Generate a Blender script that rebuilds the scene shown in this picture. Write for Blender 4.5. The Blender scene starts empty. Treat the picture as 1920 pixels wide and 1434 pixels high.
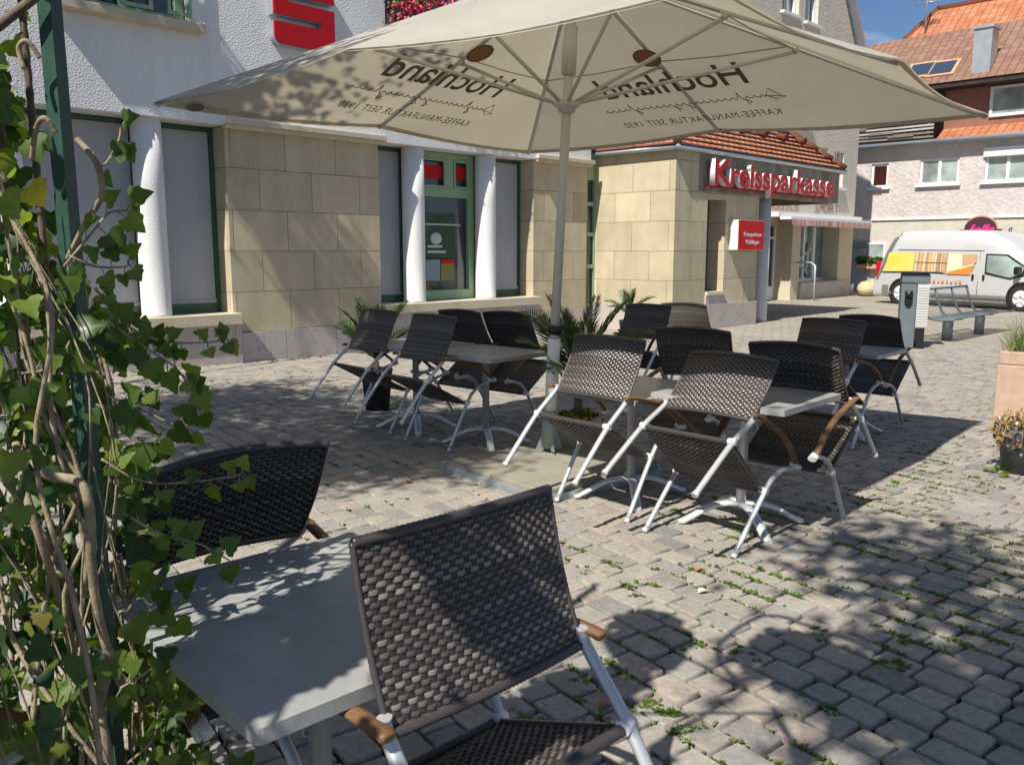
import bpy, math, random
from mathutils import Vector, Matrix
from math import sin, cos, pi, radians as R
random.seed(7)
C = bpy.context.scene.collection
Z0 = 1.45                                   # camera height above the paving
FPX, HY, CX, CY = 1600.0, 470.0, 960.0, 717.0
PITCH = math.atan((CY-HY)/FPX)
AZ = R(44.3)                                # direction of the bank's front
SD = Vector((sin(AZ), cos(AZ), 0)); KD = Vector((-cos(AZ), sin(AZ), 0))
RZ = math.atan2(SD.y, SD.x)

def ss(a, b, t):
    t = max(0., min(1., (t-a)/(b-a))); return t*t*(3-2*t)
def ground_z(x, y):                          # the square falls a few centimetres away from the bank's corner
    return -.07*ss(3, 7, x*SD.x+y*SD.y)-.045*(1-ss(2.0, 3.7, math.hypot(x, y)))
def W(s, k, z=0.): return SD*s+KD*k+Vector((0, 0, z))
def ray(px, py):
    u = (px-CX)/FPX; v = (CY-py)/FPX
    return Vector((u, cos(PITCH)+v*sin(PITCH), -sin(PITCH)+v*cos(PITCH)))
def hit(px, py, p, n):
    d = ray(px, py); o = Vector((0, 0, Z0)); n = Vector(n)
    return o+d*((Vector(p)-o).dot(n)/d.dot(n))
def gp(px, py, h=0.):
    p = hit(px, py, (0, 0, h), (0, 0, 1))
    for _ in range(4): p = hit(px, py, (0, 0, h+ground_z(p.x, p.y)), (0, 0, 1))
    return p

# ---------------------------------------------------------------- materials
def mat(name, col=(.5, .5, .5), rough=.6, metal=0., spec=.5):
    m = bpy.data.materials.new(name); m.use_nodes = True
    b = m.node_tree.nodes['Principled BSDF']
    b.inputs['Base Color'].default_value = (*col, 1); b.inputs['Roughness'].default_value = rough
    b.inputs['Metallic'].default_value = metal; b.inputs['Specular IOR Level'].default_value = spec
    m['b'] = 1
    return m
class NT:
    def __init__(s, m): s.m = m; s.t = m.node_tree; s.n = s.t.nodes; s.b = s.n['Principled BSDF']; s.out = s.n['Material Output']
    def new(s, typ, **kw):
        n = s.n.new('ShaderNode'+typ)
        for k, v in kw.items():
            if k in n.inputs: n.inputs[k].default_value = v
            else: setattr(n, k, v)
        return n
    def l(s, a, b): s.t.links.new(a, b)
    def coord(s, kind='Object'): return s.new('TexCoord').outputs[kind]
    def noise(s, vec, scale, detail=4, rough=.55, dist=0.):
        n = s.new('TexNoise'); n.inputs['Scale'].default_value = scale; n.inputs['Detail'].default_value = detail
        n.inputs['Roughness'].default_value = rough; n.inputs['Distortion'].default_value = dist
        if vec is not None: s.l(vec, n.inputs['Vector'])
        return n.outputs['Fac']
    def ramp(s, fac, stops):
        r = s.new('ValToRGB'); e = r.color_ramp.elements
        while len(e) < len(stops): e.new(.5)
        for i, (p, c) in enumerate(stops):
            e[i].position = p; e[i].color = (*c, 1) if len(c) == 3 else c
        s.l(fac, r.inputs['Fac']); return r.outputs['Color']
    def mix(s, fac, a, b, mode='MIX'):
        n = s.new('Mix', data_type='RGBA', blend_type=mode)
        for sock, v in ((n.inputs[0], fac), (n.inputs[6], a), (n.inputs[7], b)):
            if isinstance(v, bpy.types.NodeSocket): s.l(v, sock)
            else: sock.default_value = v if isinstance(v, (int, float)) else (*v, 1)
        return n.outputs[2]
    def math(s, op, a, b=0., c=None):
        n = s.new('Math', operation=op)
        for i, v in enumerate((a, b) if c is None else (a, b, c)):
            if isinstance(v, bpy.types.NodeSocket): s.l(v, n.inputs[i])
            else: n.inputs[i].default_value = v
        return n.outputs[0]
    def bump(s, h, strength=.3, dist=.01):
        n = s.new('Bump'); n.inputs['Strength'].default_value = strength; n.inputs['Distance'].default_value = dist
        s.l(h, n.inputs['Height']); s.l(n.outputs[0], s.b.inputs['Normal']); return n
    def col(s, c): s.l(c, s.b.inputs['Base Color'])
def mottled(name, c1, c2, scale=8, rough=.7, bump=.2, dist=.004, metal=0, bscale=None, spec=.4, detail=6):
    m = mat(name, c1, rough, metal, spec); t = NT(m); v = t.coord()
    f = t.noise(v, scale, detail); t.col(t.ramp(f, [(.3, c1), (.7, c2)]))
    g = t.noise(v, bscale or scale*6, 5); t.bump(g, bump, dist)
    return m
def translucent(m, fac, tint=None):
    """mixes light passing through a thin sheet (fabric, leaf) into the surface"""
    t = NT(m); tr = t.new('BsdfTranslucent'); mx = t.new('MixShader'); mx.inputs[0].default_value = fac
    src = t.b.inputs['Base Color']
    if src.is_linked:
        c = src.links[0].from_socket
        if tint: c = t.mix(1., c, tint, 'MULTIPLY')
        t.l(c, tr.inputs['Color'])
    else:
        c = src.default_value; tt = tint or (1, 1, 1); tr.inputs['Color'].default_value = (c[0]*tt[0], c[1]*tt[1], c[2]*tt[2], 1)
    t.l(t.b.outputs[0], mx.inputs[1]); t.l(tr.outputs[0], mx.inputs[2]); t.l(mx.outputs[0], t.out.inputs['Surface'])
    return m
M = {}
def island_var(name, stops, rough=.6, nscale=25, namt=.35, bump=.2, dist=.003, spec=.4):
    m = mat(name, (.5, .5, .5), rough, 0, spec); t = NT(m); v = t.coord()
    g = t.new('NewGeometry'); c = t.ramp(g.outputs['Random Per Island'], stops)
    n = t.noise(v, nscale, 6, .65); n2 = t.noise(v, nscale*.18, 3)
    c = t.mix(namt, c, t.ramp(n, [(.3, (.45, .45, .45)), (.75, (1.15, 1.15, 1.15))]), 'MULTIPLY')
    c = t.mix(.4, c, t.ramp(n2, [(.3, (.72, .7, .68)), (.7, (1.12, 1.1, 1.08))]), 'MULTIPLY')
    t.col(c); t.bump(n, bump, dist); return m

M['paver'] = island_var('paver_stone', [(0, (.30, .283, .255)), (.25, (.41, .378, .33)), (.45, (.325, .32, .30)), (.6, (.385, .36, .315)), (.8, (.42, .36, .31)), (1, (.25, .25, .24))], .85, 42, .6, .6, .006, .2)
M['soil'] = mottled('joint_soil', (.018, .016, .012), (.05, .045, .03), 12, .95, .6, .01)
# far paving: the same stones in a brick layout
def far_paving():
    m = mat('far_paving', (.4, .36, .32), .85, 0, .25); t = NT(m)
    mp = t.new('Mapping'); mp.inputs['Rotation'].default_value = (0, 0, R(54)); t.l(t.coord(), mp.inputs['Vector'])
    b = t.new('TexBrick'); t.l(mp.outputs[0], b.inputs['Vector'])
    for k, v in {'Scale': 1., 'Mortar Size': .008, 'Mortar Smooth': .3, 'Brick Width': .21, 'Row Height': .14, 'Bias': 0.}.items(): b.inputs[k].default_value = v
    b.inputs['Color1'].default_value = (.40, .36, .305, 1); b.inputs['Color2'].default_value = (.335, .31, .27, 1); b.inputs['Mortar'].default_value = (.12, .11, .09, 1)
    n = t.noise(t.coord(), .8, 5)
    t.col(t.mix(.5, b.outputs['Color'], t.ramp(n, [(.3, (.62, .62, .61)), (.7, (1.1, 1.08, 1.05))]), 'MULTIPLY'))
    t.bump(b.outputs['Fac'], -.4, .004); return m
M['farpave'] = far_paving()
def streaks(t, c, sx=9., amt=.45, lo=(.62, .60, .56)):
    mp = t.new('Mapping'); mp.inputs['Scale'].default_value = (sx, sx, .55); t.l(t.coord(), mp.inputs['Vector']); n = t.noise(mp.outputs[0], 1., 5, .6)
    return t.mix(amt, c, t.ramp(n, [(.38, lo), (.6, (1.04, 1.03, 1.02))]), 'MULTIPLY')
def stone_courses():
    m = mat('sandstone_courses', (.4, .34, .23), .85, 0, .2); t = NT(m)
    sep = t.new('SeparateXYZ'); t.l(t.coord(), sep.inputs[0])
    u = t.math('ADD', sep.outputs[0], sep.outputs[1]); u = t.math('ADD', u, .41-.12)
    z = t.math('ADD', sep.outputs[2], 1.1-Z0+.545*4)
    cb = t.new('CombineXYZ'); t.l(u, cb.inputs[0]); t.l(z, cb.inputs[1])
    b = t.new('TexBrick'); t.l(cb.outputs[0], b.inputs['Vector'])
    for k, v in {'Scale': 1., 'Mortar Size': .0048, 'Mortar Smooth': .3, 'Brick Width': .82, 'Row Height': .545, 'Bias': 0.}.items(): b.inputs[k].default_value = v
    b.inputs['Color1'].default_value = (.64, .555, .395, 1); b.inputs['Color2'].default_value = (.50, .45, .325, 1); b.inputs['Mortar'].default_value = (.17, .14, .09, 1)
    n = t.noise(t.coord(), 2.2, 6, .6); n2 = t.noise(t.coord(), 45, 4)
    c = t.mix(.55, b.outputs['Color'], t.ramp(n, [(.3, (.68, .69, .66)), (.7, (1.12, 1.07, 1.0))]), 'MULTIPLY')
    c = t.mix(.3, c, t.ramp(n2, [(.3, (.8, .8, .8)), (.7, (1.1, 1.1, 1.1))]), 'MULTIPLY')
    c = streaks(t, c, 4., .2)
    t.col(c); h = t.math('SUBTRACT', t.math('MULTIPLY', n2, .25), b.outputs['Fac']); t.bump(h, .5, .006); return m
M['sand'] = stone_courses()
M['sandplain'] = mottled('sandstone_plain', (.52, .46, .33), (.62, .54, .40), 5, .85, .3, .004)
def granite():
    m = mat('granite_plinth', (.35, .33, .32), .55, 0, .4); t = NT(m); v = t.coord()
    n = t.noise(v, 3.2, 8, .7, 2.2); c = t.ramp(n, [(.3, (.28, .29, .30)), (.45, (.44, .42, .41)), (.6, (.54, .44, .38)), (.72, (.38, .38, .39))])
    sep = t.new('SeparateXYZ'); t.l(v, sep.inputs[0]); u = t.math('ADD', sep.outputs[0], sep.outputs[1])
    fr = t.math('FRACT', t.math('DIVIDE', u, .84)); ln = t.math('LESS_THAN', fr, .008)
    c = t.mix(ln, c, (.12, .11, .10)); n2 = t.noise(v, 70, 5)
    c = t.mix(.4, c, t.ramp(n2, [(.3, (.7, .7, .7)), (.7, (1.15, 1.15, 1.15))]), 'MULTIPLY')
    t.col(c); t.bump(n2, .25, .003); return m
M['granite'] = granite()
def plaster(name, c1, c2, scale=38, b=.9, d=.012):
    m = mat(name, c1, .9, 0, .15); t = NT(m); v = t.coord()
    f = t.noise(v, 1.3, 5); t.col(streaks(t, t.ramp(f, [(.3, c1), (.7, c2)]), 5., .22, (.72, .71, .69)))
    vo = t.new('TexVoronoi'); vo.inputs['Scale'].default_value = scale; t.l(v, vo.inputs['Vector'])
    n = t.noise(v, scale*.8, 5, .6); t.bump(t.math('ADD', vo.outputs['Distance'], n), b, d); return m
M['plaster'] = plaster('white_roughcast', (.76, .76, .76), (.83, .83, .82), 46, .38, .010)
M['column'] = plaster('column_plaster', (.72, .72, .72), (.80, .80, .79), 60, .4, .006)
M['stucco'] = plaster('pinkish_stucco', (.52, .475, .46), (.60, .555, .53), 7, .6, .03)
M['stucco2'] = plaster('cream_stucco', (.52, .49, .42), (.58, .55, .49), 9, .4, .02)
M['grey_render'] = plaster('grey_render', (.54, .52, .44), (.61, .59, .50), 12, .4, .015)
M['concrete'] = mottled('fascia_concrete', (.27, .245, .19), (.34, .31, .24), 3, .85, .2, .004)
_t = NT(M['concrete']); _t.col(streaks(_t, _t.b.inputs['Base Color'].links[0].from_socket, 3., .7, (.45, .43, .40)))
M['slab'] = mottled('concrete_slab', (.22, .205, .17), (.31, .29, .24), 6, .9, .4, .004, bscale=70)
M['green'] = mottled('green_frame', (.25, .38, .23), (.28, .42, .26), 9, .4, .05, .002)
M['greendark'] = mottled('dark_green_frame', (.035, .09, .05), (.05, .12, .07), 9, .4, .05, .002)
M['blind'] = mottled('blind_fabric', (.41, .41, .43), (.45, .45, .47), 2, .8, .05, .001)
def glass(name, col=(.02, .025, .03), rough=.06):
    m = mat(name, col, rough, 0, .9); t = NT(m); n = t.noise(t.coord(), 1.7, 2); t.bump(n, .05, .01)
    c = t.noise(t.coord(), 1.1, 4); t.col(t.ramp(c, [(.35, col), (.7, tuple(min(1, x*2.6+.015) for x in col))])); return m
M['glass'] = glass('dark_glass'); M['glassblue'] = glass('shop_glass', (.09, .13, .16)); M['curtain'] = glass('curtained_glass', (.16, .20, .19), .15)
M['red'] = mat('sign_red', (.50, .008, .014), .5, 0, .25); M['redflat'] = mat('sign_red_face', (.56, .012, .014), .6, 0, .2)
M['white'] = mottled('white_paint', (.76, .76, .75), (.82, .82, .81), 3, .45, .03, .002)
M['tile'] = None
def rooftile(name, c1, c2, rot=0., sx=.30, sy=.34):
    m = mat(name, c1, .85, 0, .2); t = NT(m); v = t.coord('UV')
    b = t.new('TexBrick'); t.l(v, b.inputs['Vector'])
    for k, q in {'Scale': 1., 'Mortar Size': .012, 'Mortar Smooth': 1., 'Brick Width': sx, 'Row Height': sy}.items(): b.inputs[k].default_value = q
    b.offset = 0.
    b.inputs['Color1'].default_value = (*c1, 1); b.inputs['Color2'].default_value = (*c2, 1); b.inputs['Mortar'].default_value = (c1[0]*.35, c1[1]*.35, c1[2]*.35, 1)
    sep = t.new('SeparateXYZ'); t.l(v, sep.inputs[0])
    wave = t.math('SINE', t.math('MULTIPLY', sep.outputs[0], 2*pi/sx)); saw = t.math('FRACT', t.math('DIVIDE', sep.outputs[1], sy))
    n = t.noise(v, 3, 6); n2 = t.noise(v, 14, 5)
    c = t.mix(.6, b.outputs['Color'], t.ramp(n, [(.3, (.65, .62, .6)), (.7, (1.15, 1.12, 1.1))]), 'MULTIPLY')
    c = t.mix(.35, c, t.ramp(n2, [(.35, (.55, .52, .5)), (.6, (1.1, 1.1, 1.1))]), 'MULTIPLY')
    t.col(c); t.bump(t.math('ADD', t.math('MULTIPLY', wave, .5), t.math('MULTIPLY', saw, -1.2)), .9, .05); return m
M['tile_red'] = rooftile('red_roof_tiles', (.50, .20, .115), (.60, .30, .19), 0, .22, .17)
M['tile_orange'] = rooftile('orange_roof_tiles', (.47, .17, .085), (.54, .25, .14), 0, .26, .34)
M['tile_brown'] = rooftile('brown_roof_tiles', (.26, .15, .11), (.33, .20, .15), 0, .26, .30)
M['zinc'] = mottled('zinc_gutter', (.42, .46, .50), (.52, .56, .60), 4, .4, .05, .002, .6)
M['alu'] = mottled('brushed_aluminium', (.50, .51, .52), (.58, .59, .60), 6, .42, .05, .001, .45)
M['cast'] = mottled('cast_aluminium', (.66, .67, .68), (.74, .75, .76), 8, .38, .08, .001, .4)
M['wood'] = None
def wood():
    m = mat('armrest_teak', (.4, .2, .08), .5, 0, .4); t = NT(m); mp = t.new('Mapping'); mp.inputs['Scale'].default_value = (60, 6, 60)
    t.l(t.coord(), mp.inputs['Vector']); n = t.noise(mp.outputs[0], 1, 6); t.col(t.ramp(n, [(.3, (.12, .062, .03)), (.7, (.21, .115, .05))])); t.bump(n, .15, .002); return m
M['wood'] = wood()
M['plastic'] = mat('white_plastic', (.74, .75, .76), .35)
M['weave'] = island_var('woven_strands', [(0, (.045, .04, .037)), (.3, (.10, .088, .08)), (.5, (.155, .138, .124)), (.75, (.072, .064, .06)), (1, (.215, .19, .17))], .28, 160, .3, .1, .001, .6)
M['stake'] = mat('weave_stake', (.028, .024, .024), .4)
M['rim'] = island_var('wrapped_edge', [(0, (.035, .031, .033)), (.5, (.065, .057, .056)), (1, (.048, .042, .044))], .36, 160, .3, .1, .001, .6)
M['tabletop'] = mottled('slate_laminate', (.31, .32, .31), (.37, .38, .37), 5, .32, .05, .001, bscale=120, spec=.5)
_t = NT(M['tabletop']); _n = _t.noise(_t.coord(), 7, 8, .7, .8); _t.col(_t.mix(.5, _t.b.inputs['Base Color'].links[0].from_socket, _t.ramp(_n, [(.35, (.72, .73, .75)), (.52, (1, 1, 1)), (.7, (1.22, 1.2, 1.15))]), 'MULTIPLY'))
_r = _t.new('MapRange'); _t.l(_n, _r.inputs[0]); _r.inputs[3].default_value = .22; _r.inputs[4].default_value = .55; _t.l(_r.outputs[0], _t.b.inputs['Roughness'])
M['canvas'] = None
def canvas(name, c1, c2, tr):
    m = mat(name, c1, .9, 0, .1); t = NT(m); v = t.coord(); n = t.noise(v, 1.6, 5); t.col(t.ramp(n, [(.3, c1), (.7, c2)]))
    n2 = t.noise(v, 3.5, 3, .5, 1.2); n3 = t.new('TexWave'); n3.inputs['Scale'].default_value = 1.4; n3.inputs['Distortion'].default_value = 9; n3.inputs['Detail'].default_value = 3; t.l(v, n3.inputs['Vector']); t.bump(t.math('ADD', n2, t.math('MULTIPLY', n3.outputs['Fac'], .35)), .5, .03); return translucent(m, tr, (1., .93, .78))
M['canvas'] = canvas('parasol_canvas', (.50, .475, .42), (.57, .545, .485), .38)
M['hem'] = mat('canvas_hem', (.36, .33, .26), .9)
M['polepaint'] = mottled('cream_pole', (.58, .565, .51), (.64, .625, .57), 5, .45, .03, .001)
M['polewhite'] = mottled('white_pole', (.74, .74, .72), (.80, .80, .78), 7, .4, .03, .001)
M['sleeve'] = mottled('galvanised_sleeve', (.34, .38, .38), (.44, .48, .48), 18, .5, .1, .002, .5)
M['ink'] = mat('printed_ink', (.17, .145, .115), .85, 0, .1); M['inkred'] = mat('printed_rust', (.28, .10, .04), .85, 0, .1); M['inkorange'] = mat('printed_orange', (.34, .17, .07), .85, 0, .1)
M['black'] = mat('black_plastic', (.012, .012, .013), .4)
M['blackmat'] = mottled('black_pot', (.012, .013, .016), (.02, .021, .025), 6, .7, .1, .002)
M['beigepot'] = mottled('beige_pot', (.46, .40, .30), (.54, .47, .36), 5, .8, .2, .003)
M['greypot'] = mottled('grey_pot', (.07, .08, .09), (.11, .12, .13), 5, .6, .2, .003)
M['benchgrey'] = mottled('bench_paint', (.12, .145, .16), (.15, .175, .19), 6, .45, .05, .001)
M['slatwhite'] = mottled('pale_metal', (.55, .55, .54), (.62, .62, .61), 6, .45, .05, .001)
M['postgreen'] = mottled('green_post_paint', (.022, .062, .05), (.035, .09, .07), 30, .42, .25, .002)
M['rebar'] = mottled('rusty_rod', (.10, .075, .06), (.17, .13, .10), 40, .8, .5, .002)
def leafmat(name, stops, tr=.35, rough=.35):
    m = mat(name, (.05, .1, .02), rough, 0, .5); t = NT(m); g = t.new('NewGeometry')
    c = t.ramp(g.outputs['Random Per Island'], stops); n = t.noise(t.coord(), 90, 3)
    c = t.mix(.4, c, t.ramp(n, [(.35, (.6, .7, .6)), (.65, (1.2, 1.15, 1.1))]), 'MULTIPLY'); t.col(c)
    return translucent(m, tr, (1.6, 1.7, .6))
M['ivy'] = leafmat('ivy_leaf', [(0, (.024, .06, .02)), (.3, (.055, .12, .03)), (.6, (.11, .185, .035)), (.93, (.24, .31, .05)), (1, (.14, .08, .04))], .5, .42)
M['treeleaf'] = leafmat('tree_leaf', [(0, (.03, .07, .02)), (.5, (.05, .10, .025)), (1, (.08, .13, .03))], .3)
M['palm'] = leafmat('palm_leaf', [(0, (.04, .08, .028)), (.5, (.08, .135, .045)), (1, (.16, .20, .08))], .3)
M['weed'] = leafmat('weed_leaf', [(0, (.07, .15, .02)), (.5, (.13, .22, .03)), (.85, (.18, .24, .05)), (1, (.20, .17, .06))], .35, .6)
M['grass'] = leafmat('ornamental_grass', [(0, (.12, .20, .06)), (.5, (.22, .28, .10)), (1, (.34, .32, .18))], .35, .6)
M['bark'] = mottled('vine_bark', (.17, .13, .085), (.42, .35, .24), 30, .9, .6, .004)
M['treebark'] = mottled('tree_bark', (.10, .075, .05), (.2, .16, .11), 12, .9, .8, .02)
M['pink'] = mat('geranium_pink', (.75, .06, .16), .6); M['orangeflower'] = mat('orange_flower', (.55, .22, .03), .7)
M['dry'] = island_var('withered_flowers', [(0, (.30, .17, .05)), (.5, (.42, .30, .12)), (1, (.22, .12, .05))], .9)
M['planter'] = mottled('planter_sandstone', (.44, .30, .22), (.53, .39, .29), 12, .9, .4, .004, bscale=90)
M['vanwhite'] = mat('van_paint', (.66, .67, .68), .25, .25, .6); M['vansilver'] = mat('van_silver', (.60, .61, .62), .28, .2, .6)
M['tyre'] = mat('tyre_rubber', (.02, .02, .02), .8); M['vangrey'] = mat('bumper_plastic', (.16, .17, .175), .55)
M['yellow'] = mottled('decal_yellow', (.75, .55, .05), (.80, .66, .20), 2.2, .4, 0, .001)
def stripes(name, cols, scale):
    m = mat(name, cols[0], .45); t = NT(m); sep = t.new('SeparateXYZ'); t.l(t.coord(), sep.inputs[0])
    f = t.math('FRACT', t.math('MULTIPLY', t.math('ADD', sep.outputs[0], sep.outputs[1]), scale)); n = t.new('TexNoise', noise_dimensions='1D'); n.inputs['Scale'].default_value = scale*2; t.l(t.math('ADD', sep.outputs[0], 0.), n.inputs['W'])
    t.col(t.ramp(n.outputs['Fac'], [(.25+.5*i/(len(cols)-1), c) for i, c in enumerate(cols)])); return m
M['stripes'] = stripes('decal_stripes', [(.70, .36, .08), (.78, .68, .5), (.30, .18, .12), (.8, .55, .2), (.6, .5, .4)], 4.)
M['cream'] = mat('decal_cream', (.76, .68, .48), .45); M['orange'] = mat('decal_orange', (.70, .25, .05), .45); M['tan'] = mat('decal_tan', (.55, .33, .2), .45)
M['clad'] = None
def cladding(name, c, period):
    m = mat(name, c, .7); t = NT(m); sep = t.new('SeparateXYZ'); t.l(t.coord(), sep.inputs[0])
    f = t.math('FRACT', t.math('DIVIDE', t.math('ADD', sep.outputs[0], sep.outputs[1]), period)); t.bump(t.math('GREATER_THAN', f, .1), .6, .01)
    n = t.noise(t.coord(), 3, 4); t.col(t.ramp(n, [(.3, c), (.7, tuple(x*1.25 for x in c))])); return m
M['clad'] = cladding('brown_cladding', (.25, .11, .075), .14)
M['oldwood'] = island_var('weathered_boards', [(0, (.10, .09, .075)), (.5, (.25, .23, .2)), (.85, (.35, .33, .3)), (1, (.7, .7, .7))], .85, 8, .5, .3, .01)
M['darkwood'] = mottled('dark_wood', (.02, .014, .012), (.04, .03, .025), 4, .7, .2, .004)
M['awning'] = stripes('awning_stripes', [(.30, .04, .04), (.60, .5, .45), (.34, .06, .05), (.5, .42, .4)], 3.)
M['signbrown'] = mat('sign_dark', (.05, .02, .035), .5); M['neon'] = mat('sign_pink', (.8, .03, .22), .5)
M['faded'] = mat('faded_lettering', (.42, .22, .18), .9)
M['rock'] = mottled('pale_rock', (.50, .40, .22), (.62, .52, .33), 4, .9, .8, .03)
M['lantern'] = mat('lantern_metal', (.03, .03, .03), .5)
M['doorgrey'] = mottled('grey_door', (.30, .32, .36), (.34, .36, .40), 3, .6, .03, .001)
M['deadleaf'] = mat('dead_leaf', (.35, .16, .05), .8)
M['postergreen'] = mottled('poster_green', (.012, .05, .02), (.03, .09, .04), 5, .3, 0, .001); M['posterblue'] = mat('poster_blue', (.20, .30, .36), .3); M['poster_y'] = mottled('poster_yellow', (.3, .2, .03), (.15, .2, .08), 9, .3, 0, .001)
M['lightprint'] = mat('poster_print', (.5, .55, .52), .4)
for k in M: pass

# ---------------------------------------------------------------- mesh builder
def perp(d):
    a = Vector((0, 0, 1)) if abs(d.z) < .9 else Vector((1, 0, 0)); u = d.cross(a).normalized(); return u, d.cross(u).normalized()
class MB:
    def __init__(s, X=None): s.v = []; s.f = []; s.mi = []; s.X = X; s.smooth = []; s.uv = {}
    def P(s, p): p = Vector(p); return s.X @ p if s.X is not None else p
    def add(s, vs, fs, smooth=False, m=0):
        o = len(s.v); s.v += [tuple(s.P(p)) for p in vs]
        for f in fs: s.f.append([i+o for i in f]); s.mi.append(m); s.smooth.append(smooth)
        return s
    def box(s, a, b, m=0, bev=0.):
        (x0, y0, z0), (x1, y1, z1) = a, b
        x0, x1 = sorted((x0, x1)); y0, y1 = sorted((y0, y1)); z0, z1 = sorted((z0, z1))
        return s.add([(x0, y0, z0), (x1, y0, z0), (x1, y1, z0), (x0, y1, z0), (x0, y0, z1), (x1, y0, z1), (x1, y1, z1), (x0, y1, z1)],
              [(0, 3, 2, 1), (4, 5, 6, 7), (0, 1, 5, 4), (1, 2, 6, 5), (2, 3, 7, 6), (3, 0, 4, 7)], False, m)
    def prism(s, pts, z0, z1, m=0, axis='z', smooth=False):
        n = len(pts)
        if axis == 'z': a = [(x, y, z0) for x, y in pts]; b = [(x, y, z1) for x, y in pts]
        elif axis == 'y': a = [(x, z0, y) for x, y in pts]; b = [(x, z1, y) for x, y in pts]
        else: a = [(z0, x, y) for x, y in pts]; b = [(z1, x, y) for x, y in pts]
        s.add(a+b, [tuple(range(n))[::-1], tuple(range(n, 2*n))], False, m)
        return s.add(a+b, [(i, (i+1) % n, (i+1) % n+n, i+n) for i in range(n)], smooth, m)
    def tube(s, path, r, n=8, m=0, caps=True, flat=None, up=None, sm=True):
        path = [Vector(p) for p in path]; rs = r if isinstance(r, (list, tuple)) else [r]*len(path)
        vs = []; u = None
        for i, p in enumerate(path):
            d = (path[min(i+1, len(path)-1)]-path[max(i-1, 0)]).normalized()
            if u is None:
                if up is not None: w = Vector(up); u = (w-d*w.dot(d)).normalized()
                else: u = perp(d)[0]
            else: u = (u-d*u.dot(d)).normalized()
            w = d.cross(u)
            for j in range(n):
                a = 2*pi*j/n; ru, rw = (rs[i], rs[i]) if flat is None else (rs[i]*flat[0], rs[i]*flat[1])
                vs.append(p+u*(cos(a)*ru)+w*(sin(a)*rw))
        fs = []
        for i in range(len(path)-1):
            for j in range(n): fs.append((i*n+j, i*n+(j+1) % n, (i+1)*n+(j+1) % n, (i+1)*n+j))
        o = len(s.v); s.add(vs, fs, sm, m)
        if caps:
            s.f.append([o+j for j in range(n)][::-1]); s.f.append([o+(len(path)-1)*n+j for j in range(n)])
            s.mi += [m, m]; s.smooth += [False, False]
        return s
    def lathe(s, prof, c=(0, 0, 0), n=24, m=0, smooth=True):
        c = Vector(c); vs = []
        for r, z in prof:
            for j in range(n): vs.append(c+Vector((r*cos(2*pi*j/n), r*sin(2*pi*j/n), z)))
        fs = [(i*n+j, i*n+(j+1) % n, (i+1)*n+(j+1) % n, (i+1)*n+j) for i in range(len(prof)-1) for j in range(n)]
        o = len(s.v); s.add(vs, fs, smooth, m)
        s.f.append([o+j for j in range(n)][::-1]); s.f.append([o+(len(prof)-1)*n+j for j in range(n)]); s.mi += [m, m]; s.smooth += [False, False]
        return s
    def blob(s, c, r, n=8, m=0, jit=0.):
        c = Vector(c); r = Vector(r) if not isinstance(r, (int, float)) else Vector((r, r, r)); vs = []; h = max(4, n//2)
        for i in range(h+1):
            a = pi*i/h
            for j in range(n):
                q = 1+random.uniform(-jit, jit); vs.append(c+Vector((r.x*sin(a)*cos(2*pi*j/n)*q, r.y*sin(a)*sin(2*pi*j/n)*q, r.z*cos(a)*q)))
        return s.add(vs, [(i*n+j, (i+1)*n+j, (i+1)*n+(j+1) % n, i*n+(j+1) % n) for i in range(h) for j in range(n)], True, m)
    def uvquad(s, pts, uvs, m=0):
        s.uv[len(s.f)] = uvs; return s.add(pts, [tuple(range(len(pts)))], False, m)
    def build(s, name, mats, parent=None, bevel=0., off=None):
        me = bpy.data.meshes.new(name); o0 = Vector(off) if off is not None else Vector((0, 0, 0))
        me.from_pydata([tuple(Vector(v)-o0) for v in s.v], [], s.f)
        for m in (mats if isinstance(mats, (list, tuple)) else [mats]): me.materials.append(M[m] if isinstance(m, str) else m)
        me.polygons.foreach_set('material_index', s.mi); me.polygons.foreach_set('use_smooth', s.smooth)
        if s.uv:
            ul = me.uv_layers.new(name='UVMap')
            for fi, uvs in s.uv.items():
                for li, q in zip(me.polygons[fi].loop_indices, uvs): ul.data[li].uv = q
        me.update(); o = bpy.data.objects.new(name, me); C.objects.link(o)
        if parent is not None: o.parent = parent
        if bevel:
            b = o.modifiers.new('bevel', 'BEVEL'); b.width = bevel; b.segments = 2; b.limit_method = 'ANGLE'
        return o
def empty(name, loc=(0, 0, 0), rz=0.):
    o = bpy.data.objects.new(name, None); C.objects.link(o); o.location = loc; o.rotation_euler = (0, 0, rz); o.empty_display_size = .2; return o
def tag(o, label=None, cat=None, group=None, kind=None):
    if label: o['label'] = label
    if cat: o['category'] = cat
    if group: o['group'] = group
    if kind: o['kind'] = kind
    return o
def copy_tree(o, parent=None):
    c = o.copy(); C.objects.link(c); c.parent = parent
    for ch in list(o.children): copy_tree(ch, c)
    return c
def text_mesh(body, size, extrude=0., bold=0., spacing=1., shear=0.):
    cu = bpy.data.curves.new('t', 'FONT'); cu.body = body; cu.size = size; cu.extrude = extrude; cu.offset = bold; cu.align_x = 'CENTER'; cu.space_character = spacing; cu.shear = shear; cu.resolution_u = 4
    ob = bpy.data.objects.new('t', cu); C.objects.link(ob); bpy.context.view_layer.update()
    me = bpy.data.meshes.new_from_object(ob); bpy.data.objects.remove(ob); bpy.data.curves.remove(cu); return me
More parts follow.
